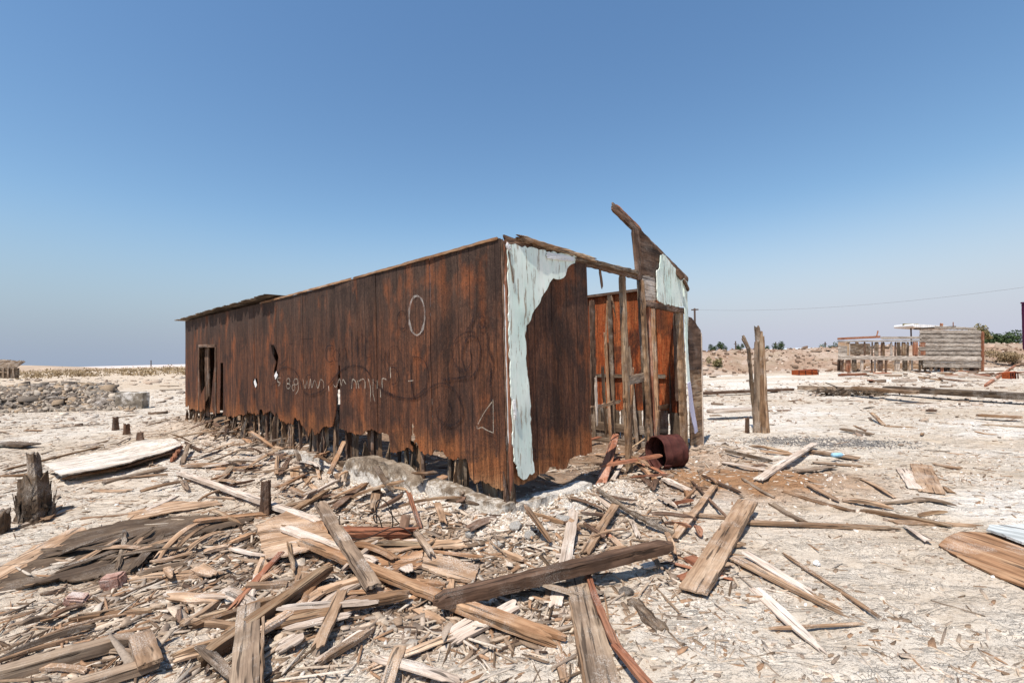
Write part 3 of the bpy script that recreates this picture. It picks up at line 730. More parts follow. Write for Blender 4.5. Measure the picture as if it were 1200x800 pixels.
def curb(name, pts, f, P, off, th, depth, out):
    q = [f(*p, off) for p in pts]; q.sort()
    n = max(4, int((q[-1][0] - q[0][0]) / .025)); prof = [(off + .05 * (1 - k / 9) , -depth * (1 - k / 9)) for k in range(10)] + [(off - .012, .0), (off - th * .5, .004), (off - th + .01, 0), (off - th, -.04), (off - th, -depth)]
    vs = []; fs = []; m_ = len(prof)
    for i in range(n + 1):
        a = q[0][0] + (q[-1][0] - q[0][0]) * i / n; zt = float(np.interp(a, [k[0] for k in q], [k[1] for k in q])) + .02 * float(fbm(np.array([a * 9.]), np.array([2.]), 3, 78)[0])
        for j, (o_, z) in enumerate(prof):
            e = float(fbm(np.array([a * 7]), np.array([z * 9 + j * .1]), 4, 77)[0]) * .035
            vs.append(P(a + (.3 * e if i in (0, n) else 0), zt + z + e * .4, o_ + e) - C)
    for i in range(n):
        for j in range(m_ - 1):
            a = i * m_ + j; fs.append((a, a + 1, a + m_ + 1, a + m_))
    fs.append(tuple(range(m_))); fs.append(tuple(n * m_ + m_ - 1 - j for j in range(m_)))
    mb = MB(); mb.add(vs, fs); return new(name, mb.mesh(name, FOOT), shed, Matrix.Translation(C))
curb('footing', [(484, 564), (500, 562), (520, 568), (545, 580), (592, 592)], WL, pL, .14, .16, .5, 1)
curb('footing', [(403, 546), (406, 537), (425, 535), (450, 541), (472, 549), (484, 562), (490, 578)], WL, pL, .26, .14, .45, 1)
curb('footing', [(308, 536), (312, 529), (335, 528), (362, 533), (376, 542), (388, 556), (400, 566)], WL, pL, .30, .14, .45, 1)
curb('footing', [(601, 594), (640, 582), (665, 576), (694, 565)], WE, pE, .10, .2, .4, 1)

# graffiti on the long wall
def PLx(px, py): t, z = WL(px, py, .02); return pL(t, z, .022)
def paintm(name, c, alpha):
    t = NT(name); v = t.coord(); n = t.noise(t.mp(v, (40, 40, 6)), 1, 4, .7); n2 = t.noise(v, 6, 3, .6)
    t.color(c); t.put(t.ma('MULTIPLY', t.rng(n, .38, .6, .25, 1), t.rng(n2, .3, .6, alpha * .5, alpha)), t.b.inputs['Alpha']); return t.m
BLK = paintm('faded_black_spray', lin(34, 28, 30), .8); WHT = paintm('faded_white_spray', lin(205, 196, 186), .5)
WHTX = paintm('white_chalk', lin(210, 198, 178), .62)
def graffiti(name, strokes, wd, mat, out):
    mb = MB()
    for st in strokes:
        q = [Vector(p) for p in st]; s2 = []
        for i in range(len(q) - 1):                 # Catmull-Rom
            a, b, c_, d_ = q[max(0, i - 1)], q[i], q[i + 1], q[min(len(q) - 1, i + 2)]
            for k in range(6):
                u = k / 6; s2.append(.5 * ((2 * b) + (c_ - a) * u + (2 * a - 5 * b + 4 * c_ - d_) * u * u + (3 * b - a - 3 * c_ + d_) * u ** 3))
        s2.append(q[-1]); tz = [Vector(WL(300 + p.x / 4, 330 + p.y / 4)) for p in s2]; vs = []
        for i, p in enumerate(tz):
            d = (tz[min(i + 1, len(tz) - 1)] - tz[max(0, i - 1)]); d = d.normalized() if d.length > 0 else Vector((1, 0)); n = Vector((-d.y, d.x)) * wd / 2 * (.9 + .5 * float(noise(i * .23, p.x * 3, 5)))
            for e in (p + n, p - n): vs.append((e.x, float(warp(e.x, e.y)) + out, e.y))
        mb.add(vs, [(2 * i, 2 * i + 1, 2 * i + 3, 2 * i + 2) for i in range(len(tz) - 1)])
    o = bpy.data.objects.new(name, mb.mesh(name, mat)); col.objects.link(o); o.parent = shed; o.rotation_euler = (0, 0, math.atan2(U.y, U.x)); return o
def ell(cx, cy, rx, ry, a0=0, a1=360, n=14): return [(cx + rx * math.cos(R(a0 + (a1 - a0) * i / n)), cy + ry * math.sin(R(a0 + (a1 - a0) * i / n))) for i in range(n + 1)]
graffiti('painted_ring', [ell(759, 158, 36, 92, -90, 272)], .035, WHT, .0185)
graffiti('painted_scroll', [
    [(75, 490), (100, 470), (110, 420), (150, 400), (190, 420), (215, 470), (230, 515), (270, 527), (330, 500), (400, 420), (460, 393), (520, 410), (560, 470), (620, 520), (700, 545), (770, 540), (830, 490), (880, 475), (930, 500), (965, 560), (975, 620), (940, 665), (900, 670), (860, 640), (850, 600), (870, 575)],
    [(880, 460), (960, 450), (1020, 440), (1050, 390), (1058, 300), (1030, 240), (985, 240), (940, 275), (925, 340), (950, 400), (990, 415), (1015, 370), (1010, 320)],
    [(985, 405), (970, 340), (1000, 262), (1040, 262)], [(740, 350), (790, 365), (812, 430), (795, 500), (745, 540)], [(740, 350), (730, 430), (742, 540)],
    [(1040, 120), (1020, 190), (990, 240)], [(1095, 240), (1100, 320), (1120, 380), (1100, 470)], [(905, 560), (920, 590), (900, 640), (870, 690)]], .03, BLK, .0192)
for _i, _st in enumerate([ell(690, 180, 22, 42), [(215, 270), (270, 268)], [(228, 215), (222, 290), (225, 350), (245, 385)], [(180, 290), (150, 300), (148, 360), (120, 390)],
    [(370, 300), (340, 305), (333, 345), (350, 375), (370, 370)], ell(385, 345, 12, 28), [(400, 310), (402, 372)], [(415, 370), (415, 320), (428, 315), (432, 370)],
    [(458, 190), (455, 280), (460, 350)], [(485, 230), (482, 350)], [(503, 220), (505, 355)], [(522, 260), (520, 350), (545, 350)], [(590, 320), (592, 360), (605, 365), (610, 320), (608, 400)],
    [(680, 330), (670, 305), (640, 305), (622, 340), (625, 385), (655, 390)], ell(1068, 190, 14, 30), ell(648, 440, 26, 40), ell(255, 470, 18, 34), [(1105, 380), (1108, 470), (1112, 560)]]): graffiti('painted_letter', [_st], .022, BLK, .0200 + .0003 * _i)
graffiti('chalk_writing', [[(124, 450), (108, 452), (110, 468), (122, 474), (112, 488)], ell(160, 465, 8, 13), ell(160, 488, 9, 12), ell(196, 468, 9, 14), [(205, 468), (206, 505), (194, 526)], ell(185, 495, 7, 14),
    [(228, 455), (238, 500), (248, 462), (256, 500), (264, 455), (270, 495), (285, 460), (300, 498), (312, 458), (326, 470), (326, 498)], [(350, 488), (352, 512)], [(372, 480), (384, 492), (400, 455), (408, 485), (416, 458), (430, 480)],
    [(456, 500), (460, 458), (475, 470), (478, 500)], [(484, 462), (490, 500)], [(490, 465), (510, 455), (520, 470), (520, 500)], [(535, 455), (545, 500), (545, 560)], [(556, 455), (556, 520), (566, 562)], [(575, 460), (575, 500)], [(600, 500), (600, 455), (620, 458)], [(637, 400), (639, 450)], [(720, 465), (745, 462)], [(590, 500), (592, 540)]], .018, WHTX, .0265)
graffiti('chalk_mark', [[(1120, 552), (1122, 708)], [(1045, 672), (1048, 686), (1070, 680), (1090, 692), (1122, 706)], [(1050, 665), (1080, 610), (1115, 562)]], .010, WHTX, .0275)

for (a_, b_) in (((298, 445), (300.5, 453)), ((325, 437), (322, 443))):
    bar('white_patch', PLx(*a_), PLx(*b_), .10, .006, WHITEP, U, shed, jag=(.03, .04), rough=.002)
# ------------------------------------------------------------------ drum, posts, stumps
def revolve(prof, n=36, seed=0, dent=.01, a0=0, a1=360):
    mb = MB(); vs = []; full = a1 - a0 >= 360
    cnt = n if full else n + 1
    for i in range(cnt):
        a = R(a0 + (a1 - a0) * i / n)
        for k, (r, z) in enumerate(prof):
            rr = r + dent * float(fbm(np.array([math.cos(a) * 2 + seed]), np.array([math.sin(a) * 2 + z * 3]), 2, seed)[0])
            vs.append((rr * math.cos(a), rr * math.sin(a), z))
    m_ = len(prof); fs = [(i * m_ + k, ((i + 1) % cnt) * m_ + k, ((i + 1) % cnt) * m_ + k + 1, i * m_ + k + 1) for i in range(n) for k in range(m_ - 1)]
    mb.add(vs, fs); return mb
dp = G(786, 549); Yd = dp.y
dl, dr_ = at(768, 528, Yd), at(803, 528, Yd); rad = .235
ax_d = (V * .86 - U * .5).normalized()
dc = Vector((dp.x, dp.y + rad * .5, hz(dp.x, dp.y) + rad * .93))
drum = empty('steel_drum', (dc.x, dc.y, dc.z - rad)); tag(drum, 'rusted dark red steel drum lying on its side in the end doorway of the shed', 'drum')
Mx = Matrix((ax_d.cross(Vector((0, 0, 1))).normalized(), ax_d.cross(ax_d.cross(Vector((0, 0, 1)))).normalized() * 1, ax_d)).transposed().to_4x4()
Mx.translation = dc
prof = [(rad * .96, -.19), (rad + .008, -.18), (rad, -.17), (rad, -.09), (rad + .011, -.08), (rad, -.07), (rad, .07), (rad + .011, .08), (rad, .09), (rad, .17), (rad + .008, .18), (rad * .96, .19)]
o = new('shell', revolve(prof, 44, 3, .02).mesh('shell', RUST, True), drum, Mx); s_ = o.modifiers.new('t', 'SOLIDIFY'); s_.thickness = .006
o = new('end_plate', revolve([(.001, .165), (rad * .5, .17), (rad * .97, .17)], 44, 3, .006).mesh('end_plate', RUST, True), drum, Mx)
o = new('torn_lid', revolve([(rad + .02, -.21), (rad + .035, -.1)], 22, 4, .02, 30, 215).mesh('torn_lid', RUST, True), drum, Mx); s_ = o.modifiers.new('t', 'SOLIDIFY'); s_.thickness = .008

def rough_post(name, base, top, r, mat, label, cat='post', group=None, flare=0.0, parent=None, n=14, m=14, jag=.08, split=0.0, seed=1):
    base = Vector(base); top = Vector(top); d = top - base; L = d.length; mb = MB(); vs = []; rr = random.Random(seed)
    tops = [rr.uniform(0, jag) * (1 + (i % 3 == 0)) for i in range(n)]
    for k in range(m + 1):
        u = k / m
        for i in range(n):
            a = 2 * math.pi * i / n; rad_ = r * (1 + flare * (1 - u) ** 3) * (1 - .12 * u) * (1 + .16 * math.sin(a * 3 + seed) + .1 * rr.uniform(-1, 1) * .6)
            if split and abs(a - 4.5) < .3: rad_ *= (1 - split)
            sq = max(abs(math.cos(a)), abs(math.sin(a))); rad_ *= (.72 + .28 / sq) * .95
            z = (L - tops[i]) * u
            vs.append((z, rad_ * math.cos(a), rad_ * math.sin(a)))
    fs = [(k * n + i, (k + 1) * n + i, (k + 1) * n + (i + 1) % n, k * n + (i + 1) % n) for k in range(m) for i in range(n)]
    vs.append((L - jag * .9, 0, 0)); c_ = len(vs) - 1; fs += [(m * n + i, c_, m * n + (i + 1) % n) for i in range(n)]
    mb.add(vs, fs); x = d.normalized(); y = Vector((0, 1, 0)); z = x.cross(y).normalized(); y = z.cross(x)
    M = Matrix((x, y, z)).transposed().to_4x4(); M.translation = base
    o = new(name, mb.mesh(name, mat), parent, M)
    if not parent: tag(o, label, cat, group)
    return o
b = G(892, 506); Yb = b.y
rp = empty('broken_post', b); tag(rp, 'tall weathered split post standing alone beside a thin leaning one', 'post')
for i, (x0, x1, tp, w_) in enumerate([(-4.5, -3, 398, .10), (0, 0, 386, .12), (4, 3, 392, .1)]):
    rough_post('timber', at(892 + x0, 509, Yb) - Vector((0, .03 * i, .05)), at(890 + x1, tp, Yb), w_ * .62, [W_GREY, W_POST, W_TAN][i], None, parent=rp, seed=i + 3, split=.35, flare=.5, jag=.1)
rough_post('timber_tip', at(889, 403, Yb), at(886.5, 381, Yb), .06, W_GREY, None, parent=rp, seed=9, jag=.06)
b2 = at(881, 495, Yb + .2)
lp = empty('leaning_post', (b2.x, b2.y, 0)); tag(lp, 'thin dark leaning post with a bent top beside the tall split post', 'post')
bar('shaft', at(885, 500, Yb + .15), at(877, 408, Yb + .15), .07, .05, W_ROT, (1, 0, 0), lp, rough=.008)
bar('bent_tip', at(878, 411, Yb + .15), at(870, 393, Yb + .15), .075, .06, W_GREY, (1, 0, 0), lp, rough=.008, jag=(.02, .08))
rough_post('short_stake', G(876, 507) - Vector((0, 0, .05)), at(876, 487, Yb - .1), .045, W_BROWN, 'short stake stub at the foot of the tall split post', seed=5)

# jagged stump on the left
b = G(42, 608); st = empty('stump', b); tag(st, 'frayed dark stump with a jagged split top on the left', 'stump'); Ys = b.y
rough_post('core', b - Vector((0, 0, .08)), at(40, 552, Ys), .14, W_ROT, None, parent=st, seed=21, flare=.25, jag=.12, n=20)
rough_post('upright_splinter', at(43, 585, Ys - .05), at(38, 528, Ys), .065, W_ROT, None, parent=st, seed=22, jag=.06)
mbs = MB()
r_ = random.Random(4)
for i in range(70):
    a = r_.uniform(0, 6.28); rr0 = .13 * r_.uniform(.8, 1.2); h0 = r_.uniform(-.02, .15); h1 = h0 + r_.uniform(.05, .30) * r_.choice([.5, 1, 1])
    A = Vector((math.cos(a) * rr0, math.sin(a) * rr0, h0)); B = Vector((math.cos(a) * rr0 * r_.uniform(.8, 1.45), math.sin(a) * rr0 * r_.uniform(.8, 1.4), h1))
    tn = Vector((-math.sin(a), math.cos(a), 0)) * r_.uniform(.005, .03); nn_ = Vector((math.cos(a), math.sin(a), 0)) * .008
    mbs.hexa([A - tn - nn_, A + tn - nn_, A + tn + nn_, A - tn + nn_, B - tn * .3 - nn_ * .3, B + tn * .3 - nn_ * .3, B + tn * .2 + nn_ * .3, B - tn * .2 + nn_ * .3])
new('splinters', mbs.mesh('splinters', W_ROT), st, Matrix.Translation(b))
b = G(0, 624)
rough_post('stump', b - Vector((.04, 0, .05)), at(-2, 592, b.y), .11, W_ROT, 'dark burnt stump cut by the left edge of the picture', 'stump', seed=33, jag=.09)
b = G(311, 604)
rough_post('short_post', b - Vector((0, 0, .05)), at(312, 561, b.y), .055, W_BROWN, 'short brown post stub with salt foot among the loose boards', 'post', seed=34, flare=.3, jag=.04)
for i, (px, py, pt, lb) in enumerate([(135, 504, 487, 'leftmost and tallest of three small brown stubs behind the white slab'), (148, 509, 495, 'middle one of three small brown stubs behind the white slab'), (164, 516, 505, 'rightmost and shortest of three small brown stubs behind the white slab')]):
    b = G(px, py); rough_post('short_post', b - Vector((0, 0, .05)), at(px, pt, b.y), .07, W_BROWN, lb, 'post', seed=35 + i, flare=.3, jag=.05)

# ------------------------------------------------------------------ named boards
P = plank
P((500, 707), (788, 637), .10, .085, W_BROWN, 'long dark brown beam lying highest across the boards below the shed corner', (.07, .16), cat='beam', name='beam', rough=.006, jag=(.12, .04), taper=.0)
P((350, 632), (548, 712), .085, .05, W_ORANGE, 'long orange-brown grooved beam running under the dark beam', (.1, .04), cat='beam', name='beam', jag=(.05, .05))
P((520, 702), (662, 752), .10, .06, W_ORANGE, 'orange-brown beam end half sunk in pale salt dirt at the centre', (.05, .0), cat='beam', name='beam', jag=(.04, .15))
P((332, 617), (440, 660), .11, .03, W_WHITE, 'pinkish bleached board passing under the grey leaning plank', (.1, .07))
P((210, 553), (374, 611), .09, .045, W_WHITE, 'long whitish board beside the brown post stub', (.04, .06), jag=(.04, .06))
P((374, 588), (438, 688), .10, .06, W_GREY, 'grey-brown plank leaning over the pile, its rounded end towards the camera', (.22, .10), name='plank', jag=(.05, .02), rough=.005)
P((292, 708), (284, 830), .135, .03, W_GREY, 'wide flat grey-brown plank pointing at the camera', (.06, .06), jag=(.005, .01), rough=.002)
P((309, 712), (306, 830), .02, .03, W_TAN, 'thin split edge strip beside the wide flat plank', (.05, .05), jag=(.02, .02))
P((-40, 800), (158, 746), .085, .07, W_GREY, 'thick squared timber at the bottom left corner', (.02, .03), cat='timber', name='timber', jag=(.0, .02))
P((60, 812), (190, 774), .085, .05, W_GREY, 'second squared timber nearer the camera at bottom left', (.02, .03), cat='timber', name='timber', jag=(.0, .02))
P((163, 742), (176, 778), .11, .05, W_TAN, 'short square block end standing between the two timbers', (.05, .05), cat='block', name='wood_block', jag=(.0, .01))
P((228, 778), (386, 664), .09, .07, W_POST, 'thick grey-brown beam rising from the flat plank to the upper right', (.0, .08), cat='beam', name='beam', jag=(.1, .02))
P((320, 724), (480, 695), .075, .055, W_POST, 'brown squared beam lying level below the leaning plank', (.03, .08), cat='beam', name='beam', jag=(.06, .02))
P((372, 760), (402, 690), .07, .025, W_TAN, 'short tan splintered board crossing the brown beam', (.05, .12), jag=(.06, .04))
P((372, 776), (440, 734), .055, .03, W_TAN, 'cracked tan stick fanning towards the wide flat plank', (.02, .03), jag=(.06, .1))
P((268, 716), (330, 646), .05, .02, W_RED, 'narrow reddish split board left of the thick beam', (.03, .09), jag=(.12, .02), taper=0)
P((676, 672), (712, 822), .17, .03, W_GREY, 'wide salt-stained grey plank running to the bottom edge at centre', (.02, .03), jag=(.02, .03), rough=.003)
P((666, 676), (690, 810), .05, .03, W_TAN, 'tan narrow board along the left side of the salt-stained plank', (.015, .01), jag=(.02, .05))
P((686, 668), (722, 758), .045, .025, W_RED, 'upper half of the bent reddish batten beside the salt-stained plank', (.05, .06), jag=(.02, .01), side=.02)
P((720, 754), (775, 820), .05, .025, W_RED, 'lower half of the bent reddish batten at the bottom edge', (.06, .05), jag=(.01, .02))
P((661, 667), (673, 595), .10, .02, W_WHITE, 'pale dusty board pointing at the shed foot above the dark beam', (.02, .05), jag=(.05, .1))
P((684, 650), (722, 590), .085, .025, W_TAN, 'salt-dusted tan board rising to the shed doorway', (.03, .06), jag=(.1, .03))
P((614, 590), (646, 634), .055, .03, W_ORANGE, 'small orange-brown board leaning on the footing at the corner', (.26, .03), jag=(.03, .01))
P((877, 586), (812, 693), .19, .03, W_TAN, 'broad tan plank with rounded end and grey stain right of the dark beam', (.11, .02), jag=(.02, .02), rough=.003)
P((842, 672), (806, 652), .11, .03, W_RED, 'short reddish board tucked under the broad tan plank', (.02, .02), jag=(.04, .01))
P((790, 630), (838, 568), .07, .02, W_TAN, 'tan board left of and parallel to the broad plank', (.04, .04), jag=(.02, .02))
P((770, 660), (752, 664), .08, .02, W_WHITE, 'short pale scrap under the end of the dark beam', (.02, .02))
P((858, 652), (1000, 723), .10, .02, W_TAN, 'long tapering tan board splintered at its right end', (.02, .02), jag=(.03, .25), taper=.55)
P((872, 646), (960, 700), .08, .015, W_WHITE, 'thin pale board lying along the top of the tapering board', (.05, .03), jag=(.02, .25), taper=.5)
P((884, 688), (968, 766), .09, .015, W_WHITE, 'thin pale pointed board nearest the camera on the right', (.005, .005), jag=(.02, .2), taper=.8)
P((915, 646), (1035, 725), .03, .015, W_TAN, 'long thin splinter stick lying right of the tapering board', (.01, .01), jag=(.2, .2))
P((900, 736), (1012, 730), .02, .015, W_TAN, 'short thin splinter at the tapering board tip', (.01, .01))
P((800, 601), (862, 607), .05, .03, W_TAN, 'level tan board end left of the broad plank', (.01, .01))
P((868, 611), (1056, 619), .07, .03, W_TAN, 'long level tan board right of the broad plank', (.005, .005), jag=(.05, .3))
P((1040, 610), (1165, 617), .10, .02, W_TAN, 'flat tan board pointing at the plywood sheet', (.0, .0), jag=(.1, .4), taper=.3)
P((882, 608), (910, 612), .04, .02, W_WHITE, 'small white painted scrap by the broad plank', (.01, .03))
P((850, 528), (905, 540), .05, .05, W_ROT, 'dark square beam lying by the right end of the shed', (.02, .02), name='beam', cat='beam', jag=(.02, .0)).location.x -= 0
P((846, 541), (900, 551), .10, .015, W_WHITE, 'white flat board below the dark square beam', (.01, .02), jag=(.02, .15))
P((888, 562), (955, 519), .11, .03, W_WHITE, 'pale plank angled towards the grey gravel patch', (.02, .08), jag=(.03, .01))
P((943, 527), (1008, 537), .16, .03, W_TAN, 'tan slab board under the blue bottle', (.03, .02), jag=(.02, .03))
P((952, 541), (1012, 546), .10, .015, W_TAN, 'thin dusty board in front of the blue bottle', (.02, .01), jag=(.02, .03))
P((890, 528), (946, 534), .08, .03, W_TAN, 'dusty tan board between the dark beam and gravel', (.02, .02), jag=(.03, .04))
P((930, 552), (978, 546), .10, .02, W_GREY, 'short grey board resting on the brown mound edge', (.02, .03), jag=(.06, .04))
P((1024, 509), (984, 502), .10, .05, W_GREY, 'grey wood block lying on the gravel patch', (.01, .04), jag=(.05, .02), cat='block', name='wood_block')
P((1021, 483), (1036, 498), .08, .03, W_POST, 'short stick leaning in the open ground on the right', (.16, .0), cat='stick', name='stick')
P((1036, 499), (1070, 500), .06, .02, W_POST, 'short stick lying flat beside the leaning stick', (.0, .0), cat='stick', name='stick')
P((1061, 549), (1078, 573), .22, .012, W_WHITE, 'left half of the pair of flat pale panels on the right', (.01, .01), jag=(.01, .01), rough=.002)
P((1079, 544), (1092, 577), .24, .016, W_TAN, 'right half of the pair of flat pale panels with dark edge', (.01, .015), jag=(.01, .01), rough=.002)
P((945, 566), (985, 587), .06, .02, W_TAN, 'tan stick on the right flank of the brown mound', (.03, .02), jag=(.02, .1))
P((822, 556), (868, 577), .035, .03, W_BROWN, 'thin brown stick on the left flank of the brown mound', (.02, .02), jag=(.2, .02))
P((1150, 497), (1220, 501), .05, .02, W_POST, 'thin stick in open ground by the right edge', (.0, .0), cat='stick', name='stick')
P((1190, 622), (1262, 660), .75, .012, W_GREY, 'sheet under the plywood', (.0, .0)) if False else None
# plywood sheet pieces at the right edge
grid_sheet('plywood_sheet', W_ORANGE, [(1128, 619), (1165, 621), (1200, 633), (1260, 652)], [(1100, 632), (1135, 651), (1170, 667), (1245, 698)], .014, .07, 'warped reddish plywood sheet lying at the right edge', 'sheet', curl=-.03, wob=.004, seed=3)
grid_sheet('painted_sheet', W_SHEET, [(1160, 616), (1210, 616), (1250, 622)], [(1156, 620), (1195, 634), (1250, 652)], .02, .09, 'white painted sheet behind the reddish plywood at the right edge', 'sheet', curl=.01, wob=.004, seed=4)
P((1062, 616), (1090, 634), .06, .01, W_WHITE, 'curled pale veneer strip left of the reddish plywood', (.01, .04), twist=1.0)
# white slab with brown broken edge
W_SLAB = wood('sun_bleached_slab', lin(160, 142, 124), lin(204, 190, 174), lin(226, 216, 204), .5, vary=.03)
grid_sheet('board_slab', W_SLAB, [(52, 544), (90, 535), (140, 524), (190, 514), (206, 517)], [(72, 556), (100, 552), (140, 544), (180, 533), (214, 521)], .02, .17, 'large bleached white slab of boards with a broken brown edge on the left', 'slab', curl=.0, wob=.016, seed=5)
P((70, 561), (142, 548), .11, .04, W_ORANGE, 'brown rotten edge board under the left half of the white slab', (.03, .06), jag=(.08, .1), rough=.015)
P((128, 552), (208, 527), .09, .035, W_BROWN, 'brown rotten edge board under the right half of the white slab', (.02, .08), jag=(.1, .04), rough=.014)
P((118, 566), (196, 548), .10, .03, W_GREY, 'grey board lying in front of the white slab', (.01, .03), jag=(.12, .04))
P((2, 551), (118, 523), .05, .03, W_POST, 'long thin stick behind the left part of the white slab', (.02, .03), jag=(.1, .05))
P((8, 555), (52, 546), .05, .02, W_BROWN, 'short dark stick left of the white slab', (.01, .02))
P((213, 543), (221, 520), .07, .04, W_GREY, 'short grey block leaning up at the right end of the white slab', (.0, .14), cat='block', name='wood_block', jag=(.01, .01))
P((200, 541), (212, 522), .06, .04, W_RED, 'reddish rotten lump beside the leaning grey block', (.0, .1), jag=(.03, .03), rough=.02)
P((215, 545), (286, 543), .14, .04, W_TAN, 'flat tan board right of the white slab', (.02, .03), jag=(.04, .03))
P((280, 545), (316, 541), .05, .02, W_WHITE, 'white scrap board end by the broken footing', (.04, .05))
P((0, 519), (38, 521), .3, .05, W_ROT, 'dark slab edge lying at the far left', (.04, .05), name='slab', cat='slab', jag=(.0, .03))
# large dark veneer sheets, left foreground
grid_sheet('veneer_sheet', W_DKROT, [(-10, 688), (40, 660), (90, 626), (140, 612), (200, 606), (300, 602)], [(-20, 694), (40, 686), (100, 680), (160, 668), (205, 634), (290, 612)],   .012, .025, 'big dark dirt-caked veneer sheet curling over the ground on the left', 'sheet', nu=60, nv=18, curl=.012, wob=.026, seed=6)
grid_sheet('veneer_sheet', W_TAN, [(-10, 672), (40, 640), (78, 622), (96, 616)], [(-10, 690), (40, 664), (84, 634), (104, 622)], .01, .02, 'tan veneer sheet along the left side of the big dark sheet', 'sheet', curl=.01, wob=.01, seed=7)
grid_sheet('veneer_sheet', W_TAN, [(150, 600), (200, 588), (255, 585)], [(152, 610), (205, 600), (262, 590)], .01, .03, 'narrow tan veneer sheet behind the big dark sheet', 'sheet', curl=.01, wob=.01, seed=8)
grid_sheet('veneer_sheet', W_TAN, [(300, 618), (340, 600), (372, 606)], [(312, 656), (352, 650), (396, 640)], .012, .08, 'upper sheet of split tan veneer right of the post stub', 'sheet', curl=.02, wob=.014, seed=9)
grid_sheet('veneer_sheet', W_ORANGE, [(438, 652), (470, 644), (496, 648)], [(446, 668), (472, 674), (494, 662)], .012, .04, 'small rounded tan veneer sheet at the centre of the pile', 'sheet', curl=.01, wob=.008, seed=10)
grid_sheet('veneer_sheet', W_TAN, [(498, 648), (530, 654), (562, 662)], [(494, 664), (525, 674), (556, 680)], .02, .05, 'tan plywood scrap with dark layered edge near the salt heap', 'sheet', curl=.0, wob=.006, seed=11)
grid_sheet('veneer_sheet', W_TAN, [(420, 640), (480, 630), (540, 632)], [(440, 652), (490, 644), (548, 640)], .01, .05, 'long layered tan veneer sheet in front of the rotten log', 'sheet', curl=.01, wob=.012, seed=12)
for (a, b_, w_, l_, lb) in [((180, 660), (232, 612), .06, (.02, .16), 'left curved dark-edged veneer strip standing on the big dark sheet'), ((196, 656), (244, 614), .05, (.02, .13), 'right curved dark-edged veneer strip standing on the big dark sheet'),
                        ((212, 652), (262, 622), .07, (.02, .08), 'pale straight board right of the curved veneer strips')]:
    P(a, b_, w_, .015, W_TAN, lb, l_, bend=.05, jag=(.1, .03), cat='strip', name='veneer_strip')
# rotten log, root stick, doorway heap
b0, b1 = G(398, 626, .05), G(492, 626, .05)
rough_post('rotten_log', b0, b1, .075, W_RED, 'reddish rotten log lying in front of the wire loops', 'log', seed=51, jag=.12, n=16)
P((700, 572), (738, 600), .05, .035, W_ROT, 'upper half of the crooked dark root-like stick by the doorway', (.08, .05), cat='stick', name='stick', jag=(.02, .0), rough=.01)
P((736, 598), (794, 628), .055, .035, W_ROT, 'lower half of the crooked dark root-like stick by the doorway', (.05, .02), cat='stick', name='stick', rough=.01)
P((702, 546), (775, 533), .085, .04, W_RED, 'straight reddish board propped level against the drum', (.12, .22), jag=(.06, .0))
P((705, 566), (722, 508), .13, .025, W_RED, 'rounded reddish slat standing in the doorway heap', (.02, .38), jag=(.03, .05), taper=.3)
P((700, 568), (726, 535), .06, .02, W_RED, 'reddish slat fanned beneath the rounded slat', (.02, .1), jag=(.03, .02))
P((718, 562), (728, 544), .06, .02, W_WHITE, 'pale short slat beside the reddish slats', (.03, .1), jag=(.02, .02))
P((745, 540), (772, 566), .06, .03, W_ORANGE, 'tan board slanting down below the drum', (.15, .02), jag=(.05, .03))
P((776, 560), (812, 576), .08, .04, W_WHITE, 'whitish chunk of board below the drum', (.03, .03), jag=(.03, .08), rough=.015)
P((736, 518), (766, 498), .035, .02, W_POST, 'upper thin stick behind the drum in the doorway', (.1, .25), cat='stick', name='stick')
P((738, 526), (768, 505), .03, .02, W_POST, 'lower thin stick behind the drum in the doorway', (.08, .2), cat='stick', name='stick')
P((478, 574), (494, 622), .04, .025, W_RED, 'thin reddish stick leaning on the broken footing', (.3, .0), cat='stick', name='stick')
P((386, 555), (404, 516), .07, .03, W_ORANGE, 'orange-brown board leaning up between the footing pieces', (.06, .3))
P((512, 562), (524, 556), .16, .02, W_ORANGE, 'small square tan board end under the wall by the corner', (.18, .2), jag=(.01, .01))
P((650, 650), (674, 652), .035, .025, W_WHITE, 'small white painted stick just above the dark beam', (.03, .03), cat='stick', name='stick')
P((684, 612), (710, 630), .035, .03, W_BROWN, 'short dark stick crossing the salt-dusted board', (.06, .05), cat='stick', name='stick')
P((420, 790), (560, 735), .06, .012, W_TAN, 'thin curved veneer strip lying left of the beam end', (.02, .02), bend=.02, side=.02, jag=(.2, .2), cat='strip', name='veneer_strip')
P((430, 770), (540, 800), .07, .012, W_WHITE, 'thin pale curved veneer strip at the bottom edge', (.03, .01), bend=.02, jag=(.15, .1), cat='strip', name='veneer_strip')
P((322, 762), (356, 742), .10, .02, W_WHITE, 'white scrap board right of the wide flat plank', (.03, .05), jag=(.05, .05))
P((655, 690), (650, 712), .09, .02, W_WHITE, 'short pale block of wood left of the salt-stained plank', (.01, .01), cat='block', name='wood_block')
P((655, 765), (662, 800), .05, .015, W_TAN, 'short tan slat standing near the bottom edge', (.01, .01))
P((740, 700), (775, 740), .10, .03, W_ROT, 'dark rotten wood lump sunk right of the bent batten', (-.01, -.01), rough=.02, jag=(.06, .06), cat='lump', name='wood_lump')
P((810, 563), (852, 606), .03, .02, W_BROWN, 'thin brown lath crossing behind the broad tan plank', (.02, .03), cat='stick', name='stick')
P((240, 790), (262, 742), .02, .02, W_BROWN, 'small dark twig left of the wide flat plank', (.01, .02), cat='stick', name='stick')

